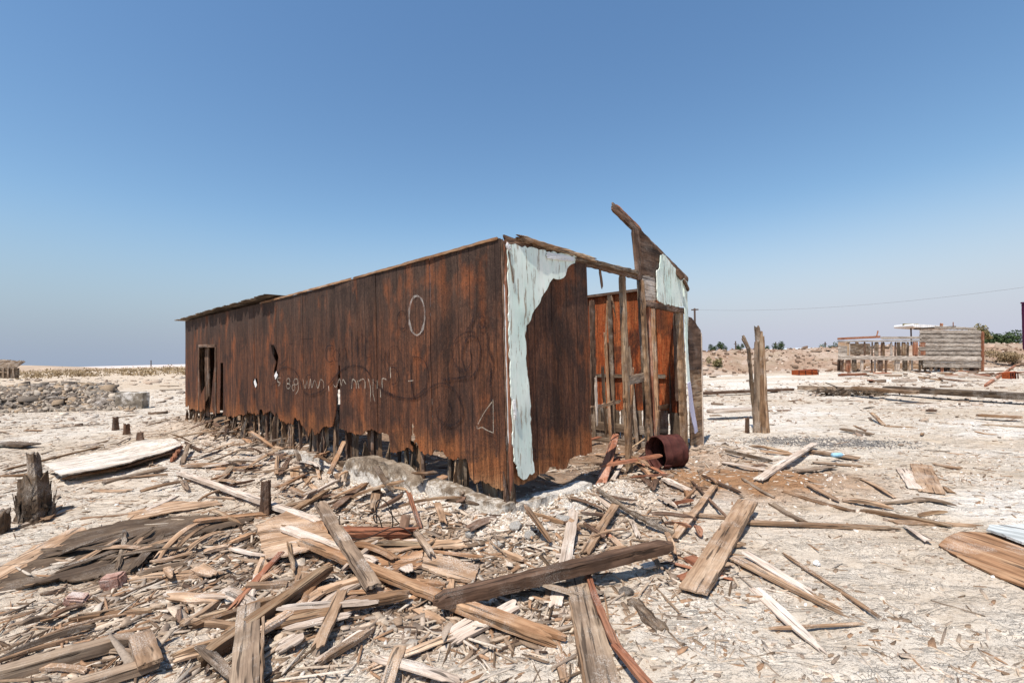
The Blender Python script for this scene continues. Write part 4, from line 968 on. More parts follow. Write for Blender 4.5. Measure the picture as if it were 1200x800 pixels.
# far timbers and debris on the right
def far_bar(a, b, wd, th, mat, label, name='timber', cat='timber', z=0.0, **k):
    A = G(*a, lift=z + th / 2); B = G(*b, lift=z + th / 2); o = bar(name, A, B, wd, th, mat, (0, 0, 1), **k); tag(o, label, cat); return o
far_bar((935, 454), (1040, 457), .16, .3, W_GREY, 'left end of the long grey timber across the open ground')
far_bar((1036, 455), (1230, 466), .18, .45, W_ROT, 'right length of the long grey timber across the open ground')
far_bar((1000, 454), (1075, 460), .10, .4, W_POST, 'shorter grey timber lying over the middle of the long one', z=.12)
far_bar((815, 461), (930, 456), .10, .25, W_BROWN, 'dark board lying behind the tall split post', name='plank', cat='board')
far_bar((830, 482), (885, 479), .06, .45, W_WHITE, 'white board on the ground left of the tall split post', name='plank', cat='board')
far_bar((1154, 452), (1190, 428), .1, .1, W_RED, 'thin reddish pole leaning on the ground right of the far ruin', name='pole', cat='pole')
far_bar((1085, 481), (1098, 481), .05, .15, W_BROWN, 'small dark scrap on the open ground at right', name='plank', cat='board')
far_bar((1142, 486), (1200, 489), .05, .2, W_POST, 'grey lath on the open ground near the right edge', name='plank', cat='board')

# filler boards
def filler(n, box, mats, wd, Lr, label, group, th=(.012, .035), ang=None, lift=(0.0, .09), seed=0, name='broken_board', cat='board'):
    r = random.Random(seed); done = 0
    meshes = []
    for i in range(14):
        for mt in mats[:2] if i % 2 else mats:
            pass
    for i in range(n):
        if callable(box): px, py = box(r)
        else: px, py = r.uniform(box[0], box[2]), r.uniform(box[1], box[3])
        p = G(px, py) if not isinstance(px, Vector) else px
        t_, s_, d = wall_dist(np.array([p.x]), np.array([p.y]))
        if d[0] < .06 and not (s_[0] > .2 and box is INNER): continue
        L = r.uniform(*Lr) * (1 if p.y < 7 else 1.4); a = r.gauss(ang, .5) if ang is not None else r.uniform(0, math.pi)
        th_ = r.uniform(*th); w_ = r.uniform(*wd); l0, l1 = r.uniform(*lift), r.uniform(*lift)
        if r.random() < .5: l0 = l1 = r.uniform(lift[0], lift[1] * .4)
        d_ = Vector((math.cos(a), math.sin(a), 0)) * L / 2
        A = p + d_; B = p - d_
        A.z = hz(A.x, A.y) + l0 + th_ * .5; B.z = hz(B.x, B.y) + l1 + th_ * .5
        _s[0] += 1
        me = plank_mesh(L, w_, th_, seed=_s[0], jag=(r.uniform(.01, .14) * L * 1.4, r.uniform(.01, .14) * L * 1.4), bend=r.uniform(-.02, .03), side=r.uniform(-.01, .01) * L,
                        taper=r.choice([0, 0, .5, .8]), twist=r.uniform(-.3, .3), rough=.004).mesh(name, r.choice(mats))
        yd = Vector((0, 0, 1)).cross(B - A).normalized(); yd = Matrix.Rotation(r.uniform(-.25, .25), 3, (B - A).normalized()) @ yd
        tag(new(name, me, None, frame(A, B, yd)), label, cat, group); done += 1
INNER = None
MT = [W_TAN, W_TAN, W_GREY, W_WHITE, W_ORANGE, W_BROWN, W_TAN, W_POST]
filler(95, lambda r: (r.gauss(400, 110), r.gauss(650, 60)), MT, (.03, .10), (.18, .75), 'broken weathered board in the loose pile in front of the long wall', 'broken boards piled in front of the long wall', seed=1)
filler(40, lambda r: (r.uniform(210, 470), r.uniform(515, 600)), MT, (.04, .12), (.25, .9), 'broken board in the strip of debris at the foot of the long wall', 'broken boards along the foot of the long wall', lift=(0, .16), seed=2)
filler(30, lambda r: (r.uniform(660, 860), r.uniform(560, 680)), [W_TAN, W_RED, W_ORANGE, W_WHITE, W_BROWN, W_TAN], (.03, .08), (.15, .6), 'splintered board scattered outside the end doorway', 'splintered boards outside the end doorway', seed=3)
filler(34, lambda r: (r.uniform(830, 1180), 440 + 180 * r.random() ** 1.3), [W_TAN, W_GREY, W_POST, W_BROWN], (.03, .09), (.2, .8), 'small weathered board lying flat on the open salt ground', 'boards strewn on the open ground at right', lift=(0, .02), seed=4)
filler(26, lambda r: (r.uniform(0, 210), r.uniform(480, 610)), [W_TAN, W_GREY, W_WHITE, W_POST], (.03, .09), (.2, .8), 'small weathered board lying flat on the ground at left', 'boards strewn on the ground at left', lift=(0, .03), seed=5)
filler(24, lambda r: (r.uniform(20, 300), r.uniform(660, 790)), [W_TAN, W_GREY, W_POST, W_BROWN], (.015, .05), (.15, .6), 'thin splintered lath on the pale crust at lower left', 'laths on the crust at lower left', lift=(0, .03), ang=.5, seed=6)
for i in range(16):
    r_ = random.Random(500 + i); P((r_.uniform(40, 180), r_.uniform(640, 672)), (r_.uniform(120, 250), r_.uniform(612, 650)), r_.uniform(.03, .09), .01, [W_DKROT, W_ROT, W_TAN, W_DKROT][i % 4], 'curled strip of dirt-caked veneer lying on the big dark sheet', (r_.uniform(.03, .05), r_.uniform(.04, .1)), cat='strip', name='veneer_strip', group='veneer strips on the big dark sheet', bend=r_.uniform(.0, .04), jag=(.15, .1), taper=.5, side=.02)
filler(70, lambda r: (pL(r.uniform(.3, 9.5), 0, abs(r.gauss(.1, .35)) + .08), 0), [W_TAN, W_GREY, W_POST, W_ROT, W_BROWN, W_ORANGE, W_WHITE], (.02, .09), (.15, .7), 'splintered board banked against the rotten foot of the long wall', 'splintered boards banked against the long wall', lift=(0, .3), seed=41)
filler(34, lambda r: (r.uniform(694, 765), r.uniform(520, 568)), [W_RED, W_ORANGE, W_TAN, W_BROWN, W_RED, W_WHITE], (.03, .10), (.18, .6), 'reddish broken board in the heap spilling from the end doorway', 'broken boards heaped in the end doorway', lift=(0, .26), seed=21)
for i, (a_, b_, w_, o_, mt) in enumerate([((694, 350), (696, 485), .14, -.5, W_BROWN), ((712, 352), (709, 420), .03, -.4, W_ORANGE), ((716, 345), (722, 372), .02, -.35, W_TAN), ((698, 440), (700, 500), .05, -.45, W_WHITE), ((706, 428), (711, 512), .08, -.6, W_POST),
        ((742, 430), (739, 520), .06, -.3, W_ORANGE), ((776, 368), (770, 470), .12, -.5, W_ROT), ((786, 420), (787, 500), .10, -.25, W_BROWN), ((692, 478), (728, 470), .05, -.5, W_TAN), ((770, 478), (792, 474), .08, -.3, W_ORANGE)]):
    ebar('broken_slat', a_, b_, w_, .02, mt, o_, rough=.008, jag=(.06, .1))
for i in range(9):
    r_ = random.Random(900 + i); s_ = r_.uniform(-.05, .12); h_ = r_.uniform(.15, .6)
    bar('rotten_corner', pE(s_ * .7, hz(*pE(s_, 0, .05)[:2]) - .05, .02 + r_.uniform(-.05, .06)), pE(s_, h_, .02 + r_.uniform(-.02, .04)), r_.uniform(.02, .06), .02, W_ROT if i % 3 else W_BROWN, V.lerp(U, r_.random()), shed, jag=(.02, .12), rough=.014, taper=.7)
# inside the end bay
r_ = random.Random(77)
for i in range(26):
    p = C + U * r_.uniform(.2, 3.0) + V * r_.uniform(1.2, 4.2); L = r_.uniform(.3, .9); a = r_.uniform(0, 3.14); d_ = Vector((math.cos(a), math.sin(a), 0)) * L / 2
    A = p + d_; B = p - d_; A.z = hz(A.x, A.y) + r_.uniform(.02, .2); B.z = hz(B.x, B.y) + r_.uniform(.02, .12)
    tag(bar('broken_board', A, B, r_.uniform(.04, .12), .02, r_.choice([W_TAN, W_ORANGE, W_RED, W_BROWN]), Vector((0, 0, 1)).cross(B - A), rough=.006, jag=(.06, .06)), 'broken board lying inside the roofless shed', 'board', 'broken boards inside the shed')

# ------------------------------------------------------------------ stones, bricks, small items
def rock_mesh(name, mat, seed, flat=.7, sub=2, ang=.35):
    bm = bmesh.new(); bmesh.ops.create_icosphere(bm, subdivisions=sub, radius=1); r = random.Random(seed)
    pl = [(Vector((r.gauss(0, 1), r.gauss(0, 1), r.gauss(0, 1))).normalized(), r.uniform(.5, .85)) for _ in range(9)]
    for v_ in bm.verts:
        for n, d in pl:
            k = v_.co.dot(n)
            if k > d: v_.co -= n * (k - d)
        v_.co *= 1 + r.uniform(-.04, .04); v_.co.z *= flat
    me = bpy.data.meshes.new(name); bm.to_mesh(me); bm.free(); me.materials.append(mat); return me
def brick(px, py, sz, rot, label, mat=BRICK, name='brick', cat='brick'):
    bm = bmesh.new(); bmesh.ops.create_cube(bm, size=1)
    for v_ in bm.verts: v_.co = Vector((v_.co.x * sz[0], v_.co.y * sz[1], v_.co.z * sz[2]))
    bmesh.ops.bevel(bm, geom=bm.edges[:], offset=.014, segments=2, affect='EDGES')
    bmesh.ops.subdivide_edges(bm, edges=[e for e in bm.edges if e.calc_length() > .04], cuts=3, use_grid_fill=True)
    for v_ in bm.verts: v_.co += Vector((random.uniform(-1, 1), random.uniform(-1, 1), random.uniform(-1, 1))) * .0025
    me = bpy.data.meshes.new(name); bm.to_mesh(me); bm.free(); me.materials.append(mat)
    p = G(px, py, sz[2] * .4); o = new(name, me); o.location = p; o.rotation_euler = rot; return tag(o, label, cat)
brick(133, 681, (.15, .10, .11), (.1, -.1, .15), 'pale pink broken brick standing on the left crust')
brick(90, 702, (.13, .09, .07), (.2, .3, .4), 'tilted darker brick left of the pale pink brick')
brick(18, 770, (.05, .03, .03), (.2, .3, .4), 'tiny dark brick chip near the lower left corner', ROCK)
brick(832, 662, (.05, .05, .03), (.2, .3, .4), 'tiny chip beside the broad tan plank', ROCK)
p = G(982, 533, .1); bt = empty('plastic_bottle', p); tag(bt, 'small blue plastic bottle lying on the tan slab board', 'bottle')
Mb = frame(p - Vector((.08, 0, 0)), p + Vector((.09, .02, 0)), (0, 1, 0)) @ Matrix.Rotation(math.pi / 2, 4, 'Y')
new('body', revolve([(.0, -.1), (.028, -.1), (.034, -.09), (.034, .05), (.014, .085)], 18, 1, 0).mesh('body', BLUE, True), bt, Mb)
new('cap', revolve([(.015, .085), (.016, .105), (0, .105)], 14, 1, 0).mesh('cap', WHITE, True), bt, Mb)
brick(957, 660, (.05, .05, .045), (.1, .2, .5), 'small pale metal can lid on the crust right of the boards', WHITE, 'tin_can', 'can')
# wires
def tube(pts, r, name, mat, label, cat, group=None):
    cu = bpy.data.curves.new(name, 'CURVE'); cu.dimensions = '3D'; cu.bevel_depth = r; cu.bevel_resolution = 2
    sp = cu.splines.new('NURBS'); sp.points.add(len(pts) - 1); sp.order_u = 4; sp.use_endpoint_u = True
    for i, p_ in enumerate(pts): sp.points[i].co = (*p_, 1)
    cu.materials.append(mat); oc = bpy.data.objects.new(name, cu); me = bpy.data.meshes.new_from_object(oc); bpy.data.objects.remove(oc)
    o = new(name, me); return tag(o, label, cat, group)
yw = G(460, 632).y
tube([at(*q, yw) for q in [(450, 636), (448, 612), (440, 598), (436, 606), (444, 618), (438, 590), (446, 582), (458, 592), (462, 612), (458, 634)]], .006, 'wire', DARKM, 'left looping black wire sticking up in front of the footing', 'wire')
tube([at(*q, yw - .1) for q in [(398, 604), (396, 616), (404, 628), (424, 634), (448, 622), (470, 612), (490, 630), (484, 640)]], .005, 'wire', DARKM, 'long black wire curving low over the rotten log', 'wire')
tube([at(*q, yw + .1) for q in [(456, 598), (464, 612), (478, 622), (492, 634)]], .005, 'wire', DARKM, 'short black wire slanting down to the right', 'wire')
# dead weed tuft hanging under the wall
mbw = MB(); r_ = random.Random(5); pw = pL(*WL(483, 562), .05)
for i in range(60):
    A = Vector((r_.uniform(-.04, .04), r_.uniform(-.04, .04), 0)); B = A + Vector((r_.gauss(0, .09), r_.gauss(0, .07), r_.uniform(.05, .26))); w_ = Vector((.004, .003, 0))
    mbw.hexa([A - w_, A + w_, A + w_.yxz, A - w_.yxz, B - w_ * .4, B + w_ * .4, B + w_.yxz * .4, B - w_.yxz * .4])
ow = new('dry_weed', mbw.mesh('dry_weed', DRY)); ow.location = (pw.x, pw.y, pw.z - .08); tag(ow, 'dead grey weed tuft growing from the footing under the long wall', 'weed')

# ------------------------------------------------------------------ litter: chips, splinters, gravel, salt lumps
def density(x, y):
    t, s, d = wall_dist(x, y)
    k = .10 + .14 * sst(1.5, -1.5, x)
    k = k + .62 * np.exp(-((x + 1.2) / 1.9) ** 2 - ((y - 4.0) / 1.4) ** 2) * (.6 + 1.2 * sst(-.25, .3, fbm(x * 1.6, y * 1.6, 3, 62)))
    k = k + .6 * np.exp(-(d / 1.0) ** 2) * (s < 2.5) * (.5 + .9 * sst(-.2, .3, fbm(x * 1.6, y * 1.6, 3, 63)))
    k = k + .35 * np.exp(-(d / 1.0) ** 2) * (t < .2)
    k = k + .25 * sst(.1, .6, fbm(x * .8, y * .8, 3, 61))
    k = k * (1 - .65 * sst(1.4, 3.0, x) * sst(6.5, 4.5, y)) * (1 - .72 * np.exp(-(d / .75) ** 4) * (t < 3.4) * (s < 2.0)) ; k = k + .8 * np.exp(-((t - .9) / 1.2) ** 2 - ((s - 2.6) / 1.1) ** 2)
    k = k * np.where((s > .0) & (s < SL) & (t > 0) & (t < TL), .6, 1)
    return k.clip(0, 1.5)
def scatter(n, ymin, ymax, xs, seed, dens=density, power=1.6):
    rg = np.random.default_rng(seed); u = rg.random(n * 4)
    # more pieces per area near the camera, as the far ones fall under a pixel
    y = ymin * (ymax / ymin) ** (u ** 1.0); x = rg.uniform(-1, 1, n * 4) * (y * 1.2 + .3)
    keep = rg.random(n * 4) < dens(x, y) / 1.5
    return x[keep][:n], y[keep][:n], rg
def pieces(x, y, rg, L, Wd, T, cols, tilt=.12, ang=None, lift=.0, poly=6):
    n = len(x); a = rg.uniform(0, 2 * np.pi, n) if ang is None else rg.normal(ang, .55, n)
    bx = np.array([-1, .05, .95, 1, .1, -.9])[None]; by = np.array([-.75, -1, -.8, .7, 1, .85])[None]
    sh = rg.uniform(-.35, .35, (n, 1))
    lx = (bx + rg.uniform(-.22, .22, (n, 6)) + sh * by) * L[:, None] / 2; ly = (by + rg.uniform(-.35, .35, (n, 6))) * (1 - .6 * rg.random((n, 1)) * (bx > .5)) * Wd[:, None] / 2
    ca, sa = np.cos(a)[:, None], np.sin(a)[:, None]; gxx = rg.normal(0, tilt, n)[:, None]; gyy = rg.normal(0, tilt, n)[:, None]
    wx = lx * ca - ly * sa; wy = lx * sa + ly * ca; wz = np.clip(wx * gxx + wy * gyy, -.06, .09)
    z0 = height(x, y)[:, None]
    px = x[:, None] + wx; py = y[:, None] + wy
    top = np.stack([px, py, z0 + wz + T[:, None] + lift], -1); bot = np.stack([px, py, z0 + wz - .004 + lift], -1)
    v = np.concatenate([top, bot], 1).reshape(-1, 3); k = np.arange(n)[:, None] * 2 * poly
    quads = []
    i = np.arange(poly); j = (i + 1) % poly
    side = np.stack([i + 0, i + poly, j + poly, j], -1)            # (poly,4)
    quads.append((k[:, :, None] + side[None]).reshape(-1, 4))
    tp = np.array([[0, 1, 2, 3], [0, 3, 4, 5]]) if poly == 6 else np.array([[0, 1, 2, 3]])
    quads.append((k[:, :, None] + tp[None]).reshape(-1, 4))
    ci = rg.integers(0, len(cols), n); cc = np.array([lin(*c)[:3] for c in cols])[ci] * rg.uniform(.75, 1.15, (n, 1))
    return v, np.concatenate(quads), np.repeat(cc, 2 * poly, 0)
def merge(name, parts, mat, label, cat):
    vs, fs, cs, b_ = [], [], [], 0
    for v, f, c in parts: vs.append(v); fs.append(f + b_); cs.append(c); b_ += len(v)
    o = new(name, npmesh(name, np.concatenate(vs), np.concatenate(fs), mat, np.concatenate(cs)))
    return tag(o, label, cat, None, 'stuff')
WC = [(176, 154, 132), (150, 126, 104), (192, 172, 150), (116, 96, 78), (206, 190, 172), (160, 126, 98), (138, 120, 104), (170, 152, 134), (198, 182, 164)]
x, y, rg = scatter(15000, 2.0, 22, 1, 11)
n = len(x); sc_ = (.6 + .16 * y)
a = pieces(x, y, rg, rg.lognormal(-3.2, .6, n) * sc_, rg.lognormal(-4.2, .45, n) * sc_, rg.uniform(.001, .006, n), WC, .13, ang=.5)
x, y, rg = scatter(9000, 2.0, 18, 1, 12); n = len(x); sc_ = (.6 + .16 * y)
b = pieces(x, y, rg, rg.lognormal(-2.6, .55, n) * sc_, rg.lognormal(-4.9, .4, n) * sc_, rg.uniform(.001, .005, n), WC, .08)
dn2 = lambda x, y: (density(x, y) - .45).clip(0, 1) * 1.6
x, y, rg = scatter(5200, 2.2, 9, 1, 13, dn2); n = len(x)
c_ = pieces(x, y, rg, rg.lognormal(-2.1, .45, n), rg.lognormal(-3.4, .4, n), rg.uniform(.002, .009, n), WC, .2, lift=.012)
x, y, rg = scatter(3800, 2.2, 12, 1, 17, lambda x, y: (density(x, y) - .25).clip(0, 1) * 1.3); n = len(x)
e_ = pieces(x, y, rg, rg.lognormal(-1.6, .45, n), rg.lognormal(-4.6, .45, n), rg.uniform(.003, .010, n), WC + [(96, 78, 62), (84, 66, 54)], .07, lift=.012)
merge('wood_litter', [a, b, c_, e_], LITTER, 'chips and splinters of rotten wood strewn over the ground', 'litter')
SC = [(196, 178, 160), (170, 150, 132), (216, 202, 188), (148, 128, 112), (225, 214, 202)]
x, y, rg = scatter(9000, 2.0, 26, 1, 14, lambda x, y: .12 + 0 * x + 1.2 * sst(.0, .4, fbm(x, y, 3, 66))); n = len(x); sc_ = (.55 + .16 * y)
s_ = rg.lognormal(-4.8, .55, n) * sc_
a = pieces(x, y, rg, s_ * 1.3, s_, s_ * .5, SC, .3)
gd = lambda x, y: 1.5 * np.exp(-(((x - 5.8) / 1.2) ** 2 + ((y - 8.6 + .25 * (x - 5.8)) / .40) ** 2) ** 1.5)
rg = np.random.default_rng(3); xx = rg.uniform(4, 7.8, 12000); yy = rg.uniform(7.3, 9.9, 12000); kp = rg.random(12000) < gd(xx, yy); xx, yy = xx[kp], yy[kp]; n = len(xx)
s_ = rg.uniform(.008, .02, n); b = pieces(xx, yy, rg, s_ * 1.3, s_, s_ * .5, [(112, 108, 104), (140, 134, 128), (90, 86, 84)], .3)
u = rg.random(9000); y = 13 * (75 / 13) ** u; x = rg.uniform(-1.15, 1.15, 9000) * y; kp = fbm(x * .15, y * .3, 3, 91) + rg.uniform(-.3, .3, 9000) > 0; x, y = x[kp], y[kp]; n = len(x)
s_ = rg.lognormal(-3.2, .6, n) * (y / 18) ** .8; c_ = pieces(x, y, rg, s_ * 2.2, s_, s_ * .35, [(176, 156, 138), (140, 118, 100), (118, 98, 82), (206, 192, 176)], .1)
x = rg.uniform(4, 75, 2600); y = rg.uniform(35, 44, 2600); s_ = rg.lognormal(-2.3, .55, 2600); d_ = pieces(x, y, rg, s_ * 1.4, s_, s_ * .6, [(176, 150, 130), (130, 104, 86), (196, 176, 158), (112, 92, 76)], .3)
merge('gravel', [a, b, c_, d_], GRAVELM, 'loose stones and crumbs of crust on the pale ground', 'gravel')
# salt crumbs round the footing
rg = np.random.default_rng(9); n0 = 17000
tt = rg.uniform(-.9, 3.2, n0); ss = -np.abs(rg.normal(.0, .38, n0)) + .0
xa = Cx + U.x * tt + V.x * ss; ya = Cy + U.y * tt + V.y * ss
tt2 = -np.abs(rg.normal(0, .35, n0 // 2)); ss2 = rg.uniform(-.5, 2.0, n0 // 2)
xb = Cx + U.x * tt2 + V.x * ss2; yb = Cy + U.y * tt2 + V.y * ss2
xx = np.concatenate([xa, xb]); yy = np.concatenate([ya, yb]); kp = rg.random(len(xx)) < .3 + .7 * sst(-.1, .3, fbm(xx * 3, yy * 3, 3, 71)); xx, yy = xx[kp], yy[kp]; n = len(xx)
s_ = rg.lognormal(-4.95, .6, n)
a = pieces(xx, yy, rg, s_ * 1.5, s_, s_ * .45, [(216, 204, 188), (202, 186, 168), (226, 217, 204), (176, 154, 132)], .5)
merge('salt_crumbs', [a], GRAVELM, 'white crumbly salt crust heaped against the shed footing', 'salt')

# ------------------------------------------------------------------ rubble heap, left
rms = [rock_mesh('rock', ROCK, i, random.choice([.35, .5, .8]), 1) for i in range(10)]
rb = np.random.default_rng(5); ylow = G(80, 480).y
xl, xr = G(-60, 480).x, G(150, 480).x
n = 9000; rg = np.random.default_rng(15); yy = ylow - .2 + 4.4 * rg.random(n) ** 1.5 * .75; xx = xl * 1.15 + (-.845 * yy + .2 - xl * 1.15) * rg.random(n); s_ = rg.lognormal(-2.75, .5, n)
merge('rubble', [pieces(xx, yy, rg, s_ * 1.7, s_, s_ * .6, [(150, 138, 124), (128, 116, 104), (176, 162, 146), (104, 92, 82), (164, 142, 118)], .5)], GRAVELM, 'fine rubble making up the body of the long grey heap', 'rubble')
for i in range(280):
    v_ = rb.random() ** 1.4; yy = ylow + .0 + 2.6 * v_; xx = xl * 1.12 + (-.85 * yy - .1 - xl * 1.12) * rb.random()
    s = float(rb.lognormal(-2.15, .4)); o = new('rubble_rock', rms[i % 10]); o.location = (xx, yy, hz(xx, yy) + s * .3)
    o.scale = (s * 1.4, s, s * .75); o.rotation_euler = (rb.uniform(-.6, .6), rb.uniform(-.6, .6), rb.uniform(0, 6)); tag(o, 'grey chunk of broken concrete in the long rubble heap', 'rock', 'concrete chunks in the rubble heap')
ob = brick(150, 470, (1.0, .5, .75), (.05, .06, .2), 'squared brown end block of the rubble heap', CONC, 'concrete_block', 'block'); ob.location = (xr - .15, ylow + .25, .3)
for i, (px, py, s) in enumerate([(212, 461, .4)]):
    p = G(px, py); o = new('boulder', rock_mesh('boulder', ROCK, 77, .6)); o.location = p; o.scale = (s, s * .7, s * .7); tag(o, 'dark lump lying on the ground behind the shed left corner', 'rock')
far_bar((187, 452), (210, 452), .05, .1, W_ROT, 'upper dark stick lying left of the shed far corner', name='stick', cat='stick')
far_bar((187, 457), (214, 456), .05, .1, W_ROT, 'lower dark stick lying left of the shed far corner', name='stick', cat='stick')
# small loose rocks near
for i, (px, py, s) in enumerate([(195, 566, .05), (360, 704, .03), (565, 655, .04), (735, 695, .07), (620, 628, .06), (585, 640, .06), (605, 618, .07), (660, 610, .08), (552, 628, .06)]):
    p = G(px, py); o = new('stone', rock_mesh('stone', SALT if i > 3 else ROCK, 90 + i, .7)); o.location = p + Vector((0, 0, s * .2)); o.scale = (s, s, s); o.rotation_euler = (0, 0, i)
    tag(o, 'small rounded stone lying loose on the crusted ground', 'stone', 'loose stones')

# ------------------------------------------------------------------ far ruin on the right
YR = G(1060, 437).y
fr = empty('ruined_house', at(1060, 437, YR)); tag(fr, 'far weathered white clapboard ruin on stilts, open stud frame on its left', 'house')
WB = wood('bleached_clapboard', lin(116, 102, 90), lin(168, 154, 140), lin(206, 194, 180), .3, vary=.25)
def RB(name, a, b, wd, th, mat, dy=0.0, ydir=(0, 0, 1), **k): return bar(name, at(*a, YR + dy), at(*b, YR + dy), wd, th, mat, ydir, fr, **k)
pxm = YR / FPX
rr0_ = random.Random(3)
for i in range(9):                       # clapboards, right part
    y0 = 388.5 + i * 4.95
    RB('clapboard', (1077 + (4 if i > 6 else 0), y0 + .2), (1151, y0 + .6), rr0_.uniform(4.0, 4.5) * pxm, .05, WB, .0 + .03 * (i % 2), rough=.012, jag=(.1, .15))
RB('clapboard', (1095, 383.5), (1145, 385.5), 3.2 * pxm, .05, WB, 0, taper=.0, rough=.02)
for i in range(4): RB('clapboard', (982, 403 + i * 4.4), (993, 403 + i * 4.4), 4.3 * pxm, .05, WB if i else W_TAN)
RB('fascia', (981, 397), (1032, 394.5), 2.6 * pxm, .06, W_RED, -.02)
RB('fascia', (1032, 396), (1080, 395.5), 3.0 * pxm, .06, WB, -.02)
RB('top_rail', (982, 400), (1080, 399), 1.6 * pxm, .08, WB, .03)
RB('floor_band', (982, 418.8), (1151, 420.6), 4.6 * pxm, .08, WB, -.03, rough=.02)
RB('floor_band', (1090, 429), (1150, 428.5), 3.2 * pxm, .06, W_RED, .05)
RB('roof_edge', (1078, 384.8), (1112, 383.2), 1.6 * pxm, 1.2, W_ROT, .7)
rr_ = random.Random(8)
px = 993
while px < 1080:
    RB('stud', (px, 400.5), (px + rr_.uniform(-.5, .5), 417.5), rr_.choice([.05, .07, .1, .22]), .1, rr_.choice([W_RED, W_POST, W_WHITE, W_BROWN, WB, W_ROT]), rr_.choice([.1, .1, 2.5, 4]), ydir=(1, 0, 0)); px += rr_.choice([2.2, 3.5, 6, 9, 5])
for px, w_ in ((1072.5, .3), (1081, .35)): RB('stud', (px, 400), (px, 417), w_, .1, W_RED, .05, ydir=(1, 0, 0))
px = 983
while px < 1150:
    RB('stilt', (px, 421), (px + rr_.uniform(-.6, .6), 435.5 + rr_.uniform(-1, 1)), rr_.choice([.06, .1, .14, .3]), .1, rr_.choice([W_POST, W_BROWN, W_RED, W_TAN, W_ROT, W_WHITE]), rr_.choice([.1, .1, .6, 2.5, 4]), ydir=(1, 0, 0)); px += rr_.choice([2.5, 4, 6, 9, 7])
RB('rear_boarding', (1078, 407), (1150, 409), 42 * pxm, .03, W_ROT, .12)
RB('added_backing', (1080, 427), (1150, 428), 12 * pxm, .05, W_ROT, 1.4)  # dark sheet added for the shade under the floor
RB('added_backing', (996, 409), (1020, 409), 14 * pxm, .05, W_ROT, 2.2); RB('added_backing', (985, 428), (1080, 429), 7 * pxm, .05, W_TAN, 3.4)  # added sheets; the dark one stands for shade behind the stud frame
RB('corner_board', (1151.5, 388), (1151.5, 436), .12, .12, W_RED, -.03, ydir=(1, 0, 0))
RB('roof_stick', (1027, 395), (1029, 387), .06, .06, W_RED, 0, ydir=(1, 0, 0)); RB('roof_stick', (1103, 383), (1103.5, 378.5), .18, .06, W_RED, .4, ydir=(1, 0, 0)); RB('roof_stick', (1117, 385), (1117, 377), .04, .04, W_RED, .4, ydir=(1, 0, 0))
filler(40, lambda r: (r.uniform(965, 1200), r.uniform(434, 448)), [W_BROWN, W_RED, W_POST, W_WHITE], (.08, .3), (.3, 1.4), 'broken timber lying at the foot of the far ruin', 'timbers at the foot of the far ruin', th=(.04, .16), lift=(0, .25), seed=9, name='timber', cat='timber')
# rusty box left of it, small drum on its right
def crate(px0, px1, py0, py1, d, label, mat=RUSTO, name='rusty_box', cat='box', parts=True):
    Yc = G((px0 + px1) / 2, py1).y; A = at(px0, py1, Yc); B = at(px1, py0, Yc); w_ = B.x - A.x; h_ = B.z - A.z
    o = empty(name, (A.x, Yc, A.z)); mb = MB(); mb.hexa([(0, 0, 0), (w_, .05, 0), (w_, d, 0), (0, d, 0), (.03, .0, h_ * .85), (w_ * .97, .03, h_), (w_, d, h_ * .95), (0, d, h_ * .8)])
    new('body', mb.mesh('body', mat), o); 
    mb = MB()
    for k in (0, .33, .66, .97): mb.box(w_ * k, w_ * k + .03, -.04, .0, 0, h_ * .88)
    mb.box(0, w_, -.06, -.04, h_ * .78, h_ * .9); new('ribs', mb.mesh('ribs', RUST), o); return tag(o, label, cat)
crate(936, 959, 432.5, 439.5, .8, 'dark rusty box lying on the ground left of the far ruin')
crate(1184, 1192, 435, 444, .4, 'small dark rusty box on the ground right of the far ruin')
# dark ash/driftwood mounds mid right
for i, (px, py, lb) in enumerate([(982, 463, 'left tangle of dark driftwood before the long timber'), (1020, 463, 'right tangle of dark driftwood before the long timber')]):
    p = G(px, py); mb = MB(); r_ = random.Random(i)
    for k in range(80):
        A = Vector((r_.gauss(0, .35), r_.gauss(0, .15), r_.uniform(0, .2))); B = A + Vector((r_.gauss(0, .3), r_.gauss(0, .15), r_.gauss(0, .08))); w_ = Vector((.0, .02, .02)); w2 = Vector((0, .02, -.02))
        mb.hexa([A - w_, A + w2, A + w_, A - w2, B - w_, B + w2, B + w_, B - w2])
    o = new('driftwood_pile', mb.mesh('driftwood_pile', W_ROT)); o.location = p; tag(o, lb, 'driftwood')

# ------------------------------------------------------------------ plants and distance
def leafcloud(n, rx, ry, rz, s, seed, zc=0.0, lumps=7):
    r = np.random.default_rng(seed); c = r.normal(0, .5, (lumps, 3)) * [rx, ry, rz * .6]; k = r.integers(0, lumps, n)
    d = r.normal(0, 1, (n, 3)); d /= np.linalg.norm(d, axis=1)[:, None]; q = r.random(n) ** .4
    p = c[k] + d * q[:, None] * np.array([rx, ry, rz]) * .5; p[:, 2] = np.abs(p[:, 2] + rz * .5) + zc
    a = r.normal(0, 1, (n, 3)); a /= np.linalg.norm(a, axis=1)[:, None]; b_ = np.cross(a, r.normal(0, 1, (n, 3))); b_ /= np.linalg.norm(b_, axis=1)[:, None]
    sz = s * r.uniform(.6, 1.3, n)[:, None]; v = np.stack([p - a * sz, p + b_ * sz * .5, p + a * sz, p - b_ * sz * .5], 1).reshape(-1, 3)
    return v, np.arange(4 * n).reshape(n, 4)
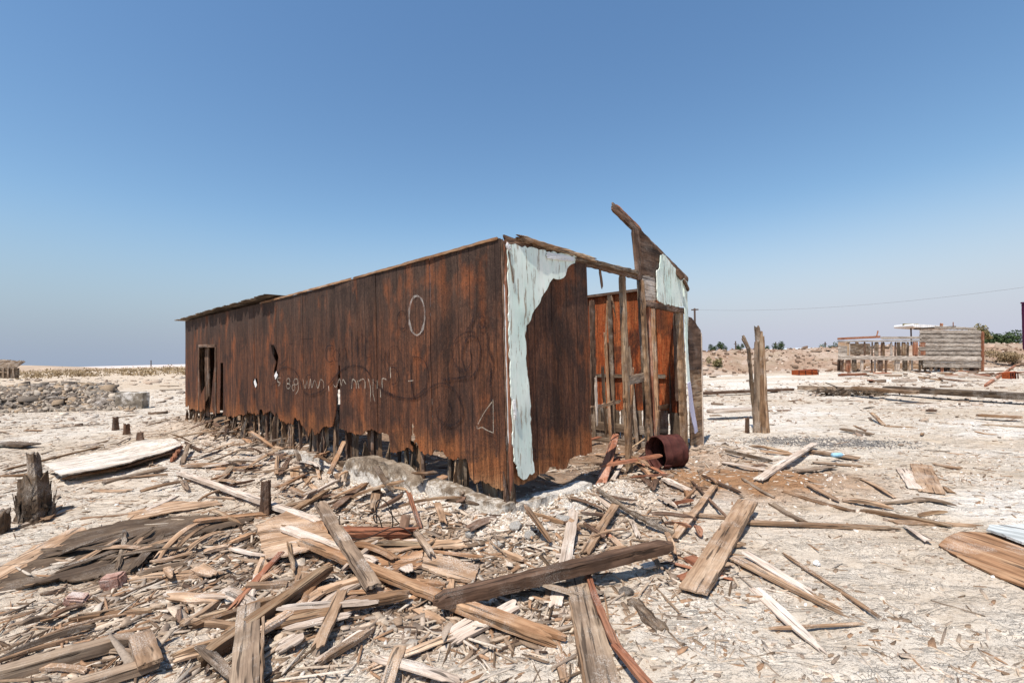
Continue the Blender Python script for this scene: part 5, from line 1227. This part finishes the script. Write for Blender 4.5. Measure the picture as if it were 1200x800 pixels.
def plant(px, pb, pt, wpx, Yp, mat, label, cat='bush', name='bush', n=900, trunk=False, group=None, seed=1, sz=.06):
    b_ = at(px, pb, Yp); hh = at(px, pt, Yp).z - b_.z; rx = wpx * Yp / FPX / 2
    o = empty(name, b_); v, f = leafcloud(n, rx, rx, hh * (.6 if trunk else .8), sz * hh + .02, seed, hh * .3 if trunk else 0)
    new('crown', npmesh('crown', v, f, mat), o)
    mb = MB(); r_ = random.Random(seed); k = hh * .5
    for i in range(5):
        B = Vector((r_.gauss(0, rx * .4), r_.gauss(0, rx * .4), k)); w_ = hh * (.03 if trunk else .012); a_, c2 = Vector((w_, 0, 0)), Vector((0, w_, 0))
        mb.hexa([-a_ - c2, a_ - c2, a_ + c2, c2 - a_, B - a_ * .3 - c2 * .3, B + (a_ - c2) * .3, B + (a_ + c2) * .3, B + (c2 - a_) * .3])
    new('trunk' if trunk else 'stems', mb.mesh('stems', POLEM), o); return tag(o, label, cat, group)
plant(842, 430, 418, 14, 38, LEAFD, 'small olive bush growing on the earth bank left of the split post', seed=2, n=700)
for i, (px, pt, w_, lb) in enumerate([(836, 404, 12, 'leftmost small green tree beyond the earth bank'), (846, 402, 10, 'second small green tree beyond the earth bank, beside the leftmost'), (867, 404, 8, 'small green tree beyond the bank just left of the split post'),
                     (898, 405, 10, 'small green tree beyond the bank just right of the split post'), (912, 402, 14, 'rounded green tree beyond the bank at the left end of the white wall'), (975, 403, 18, 'low green tree beyond the bank at the left end of the far ruin')]):
    plant(px, 414, pt, w_, 120, LEAF, lb, 'tree', 'tree', 900, True, seed=20 + i, sz=.055)
plant(1186, 408, 388, 46, 52, LEAF, 'large round green bush beyond the bank right of the far ruin', 'bush', seed=31, n=3500, sz=.05)
plant(1146, 404, 382, 26, 50, LEAFD, 'olive tree rising right behind the far ruin', 'tree', 'tree', 1500, True, seed=32, sz=.05)
plant(1168, 424, 412, 34, 37, DRY, 'dry brown brush at the foot of the bank right of the far ruin', seed=33, n=2500, sz=.06)
plant(47, 441, 436, 14, 60, DRY, 'small dry bush left of the middle distance, beside the dark shed', seed=41, n=500)
plant(67, 440, 435, 10, 60, DRY, 'smallest dry bush between its two neighbours on the left plain', seed=42, n=500)
plant(92, 441, 434, 18, 58, DRY, 'widest dry bush on the left plain', seed=43, n=700)
# scrub belt on the plain
rg = np.random.default_rng(12); vs, fs, b_ = [], [], 0
for i in range(420):
    Yp = rg.uniform(75, 230); xx = -Yp * rg.uniform(.55, 1.3); v, f = leafcloud(30, rg.uniform(1, 3.5), 1.5, rg.uniform(.4, 1.3), .22, 100 + i)
    v = v + np.array([xx, Yp, 0]); vs.append(v); fs.append(f + b_); b_ += len(v)
tag(new('scrub', npmesh('scrub', np.concatenate(vs), np.concatenate(fs), DRY)), 'belt of low dry scrub across the plain on the left', 'scrub', None, 'stuff')
# hills and pale shore strip
HILL = plain('pale_hill_earth', lin(172, 150, 128), .95, 0, .2, .08)
SHORE = plain('pale_shore_sand', lin(198, 184, 176), .95, 0, .05, .02)
vs = []; nh = 80
A = at(-260, 432, 260); B = at(110, 430, 260)
for i in range(nh + 1):
    u = i / nh; x_ = A.x + (B.x - A.x) * u; e = math.sin(math.pi * min(1, max(0, u * 1.02))) ** .8 * 4.8 * (1 + .1 * float(fbm(np.array([u * 9]), np.array([0.]), 3, 5)[0]))
    for j, k in enumerate((0, .35, .8, 1, .8, .3, 0)): vs.append((x_, 240 + j * 12, -0.3 + e * k))
mb = MB(); mb.add(vs, [(i * 7 + j, (i + 1) * 7 + j, (i + 1) * 7 + j + 1, i * 7 + j + 1) for i in range(nh) for j in range(6)])
tag(new('hills', mb.mesh('hills', HILL, True)), kind='structure')
mb = MB(); A = at(95, 430, 600); B = at(420, 424, 600)
mb.hexa([(A.x, 560, -.2), (B.x, 560, -.2), (B.x, 640, -.2), (A.x, 640, -.2), (A.x, 590, 2.6), (B.x, 590, 2.6), (B.x, 620, 2.6), (A.x, 620, 2.6)])
tag(new('shore', mb.mesh('shore', SHORE)), kind='structure')
# dark shed at far left
Yk = 42
sh = empty('old_shed', at(5, 444, Yk)); tag(sh, 'small dark collapsed shed at the far left edge behind the rubble heap', 'shed')
bar('wall', at(-30, 437, Yk), at(22, 437, Yk), 12 * Yk / FPX, .3, W_ROT, (0, 0, 1), sh)
bar('roof', at(-30, 427, Yk + .5), at(20, 430, Yk + .5), 1.8, .15, W_ROT, (0, .8, .6), sh, rough=.05)
for i in range(6): bar('stud', at(-14 + i * 6, 431, Yk - .2), at(-14 + i * 6, 443, Yk - .2), .15, .1, W_GREY, (1, 0, 0), sh)
# power pole and cable
Yp = 110
pp = empty('power_pole', at(814, 412, Yp)); tag(pp, 'thin dark power pole rising behind the right end of the shed', 'pole')
bar('pole', at(815, 412, Yp), at(814, 361, Yp), .35, .35, POLEM, (1, 0, 0), pp); bar('crossarm', at(810, 363, Yp), at(818.5, 362.6, Yp), .3, .3, POLEM, (0, 0, 1), pp)
def cable(a, b_, Yq, lb, sag=4, Y2=None):
    Y2 = Y2 or Yq; A, B = at(*a, Yq), at(*b_, Y2)
    pts = [A.lerp(B, i / 20) - Vector((0, 0, sag * 4 * (i / 20) * (1 - i / 20))) for i in range(21)]
    tube(pts, .014, 'overhead_cable', POLEM, lb, 'cable')
cable((817, 363), (1240, 331), Yp, 'thin overhead cable running from the power pole to the right edge', 1.5, 70)
for i, px in enumerate((862, 909, 967)):
    q = empty('power_pole', at(px, 410, 220)); tag(q, ['tiny far pole left of the split post', 'tiny far pole above the white wall left end', 'tiny far pole above the white wall right end'][i], 'pole')
    bar('pole', at(px, 410, 220), at(px, 400.5 - (i == 0), 220), .4, .4, POLEM, (1, 0, 0), q); bar('crossarm', at(px - 2, 403, 220), at(px + 2, 403, 220), .3, .3, POLEM, (0, 0, 1), q)
q = empty('power_pole', at(177, 430, 300)); tag(q, 'tiny far pole on the horizon left of the shed', 'pole'); bar('pole', at(177, 430, 300), at(177, 422, 300), .4, .4, POLEM, (1, 0, 0), q)
# white wall, canopy, house and purple pole beyond the bank
def build(name, px0, px1, py0, py1, Yq, d, wallm, label, roof=True, cat='building'):
    A = at(px0, py1, Yq); B = at(px1, py0, Yq); o = empty(name, (A.x, Yq, A.z)); w_, h_ = B.x - A.x, B.z - A.z
    mb = MB(); mb.box(0, w_, 0, d, -2, h_ * .7); new('wall', mb.mesh('wall', wallm), o)
    if roof:
        mb = MB(); mb.hexa([(-.4, -.4, h_ * .7), (w_ + .4, -.4, h_ * .7), (w_ + .4, d + .4, h_ * .7), (-.4, d + .4, h_ * .7), (-.2, d * .45, h_), (w_ + .2, d * .45, h_), (w_ + .2, d * .55, h_), (-.2, d * .55, h_)])
        new('roof', mb.mesh('roof', ROOFM), o)
        for k in range(3):
            mb = MB(); mb.box(w_ * (.15 + k * .3), w_ * (.28 + k * .3), -.04, .01, h_ * .1, h_ * .45); new('window', mb.mesh('window', DARKW), o)
    return tag(o, label, cat)
build('low_building', 918, 968, 406.8, 412, 130, 10, WHITE, 'long low white building seen over the earth bank')
build('house', 1146, 1170, 392.5, 404, 62, 6, ROOFM, 'pale flat-roofed house between the ruin and the green bush')
Yc = 60; cn = empty('canopy', at(1070, 400, Yc)); tag(cn, 'white flat canopy on a thin dark post behind the far ruin', 'canopy')
bar('roof_slab', at(1058, 382, Yc), at(1104, 385, Yc), 3, .4, WHITE, (0, 1, 0), cn); bar('support', at(1067.5, 383, Yc), at(1068, 404, Yc), .12, .12, POLEM, (1, 0, 0), cn)
bar('fascia', at(1058, 380.3, Yc), at(1076, 380.3, Yc), .25, .3, LEAFD, (0, 0, 1), cn)
q = empty('purple_pole', at(1199, 404, 30)); tag(q, 'tall purple post cut by the right edge of the picture', 'pole')
bar('shaft', at(1203, 410, 30), at(1201.5, 355, 30), .30, .2, PURP, (1, 0, 0), q, rough=.0, jag=(0, 0)); bar('cap', at(1201.5, 356, 30), at(1201.5, 354, 30), .36, .26, PURP, (1, 0, 0), q, rough=0, jag=(0, 0))
print('objects', len(bpy.data.objects), 'ground', len(gm.vertices))
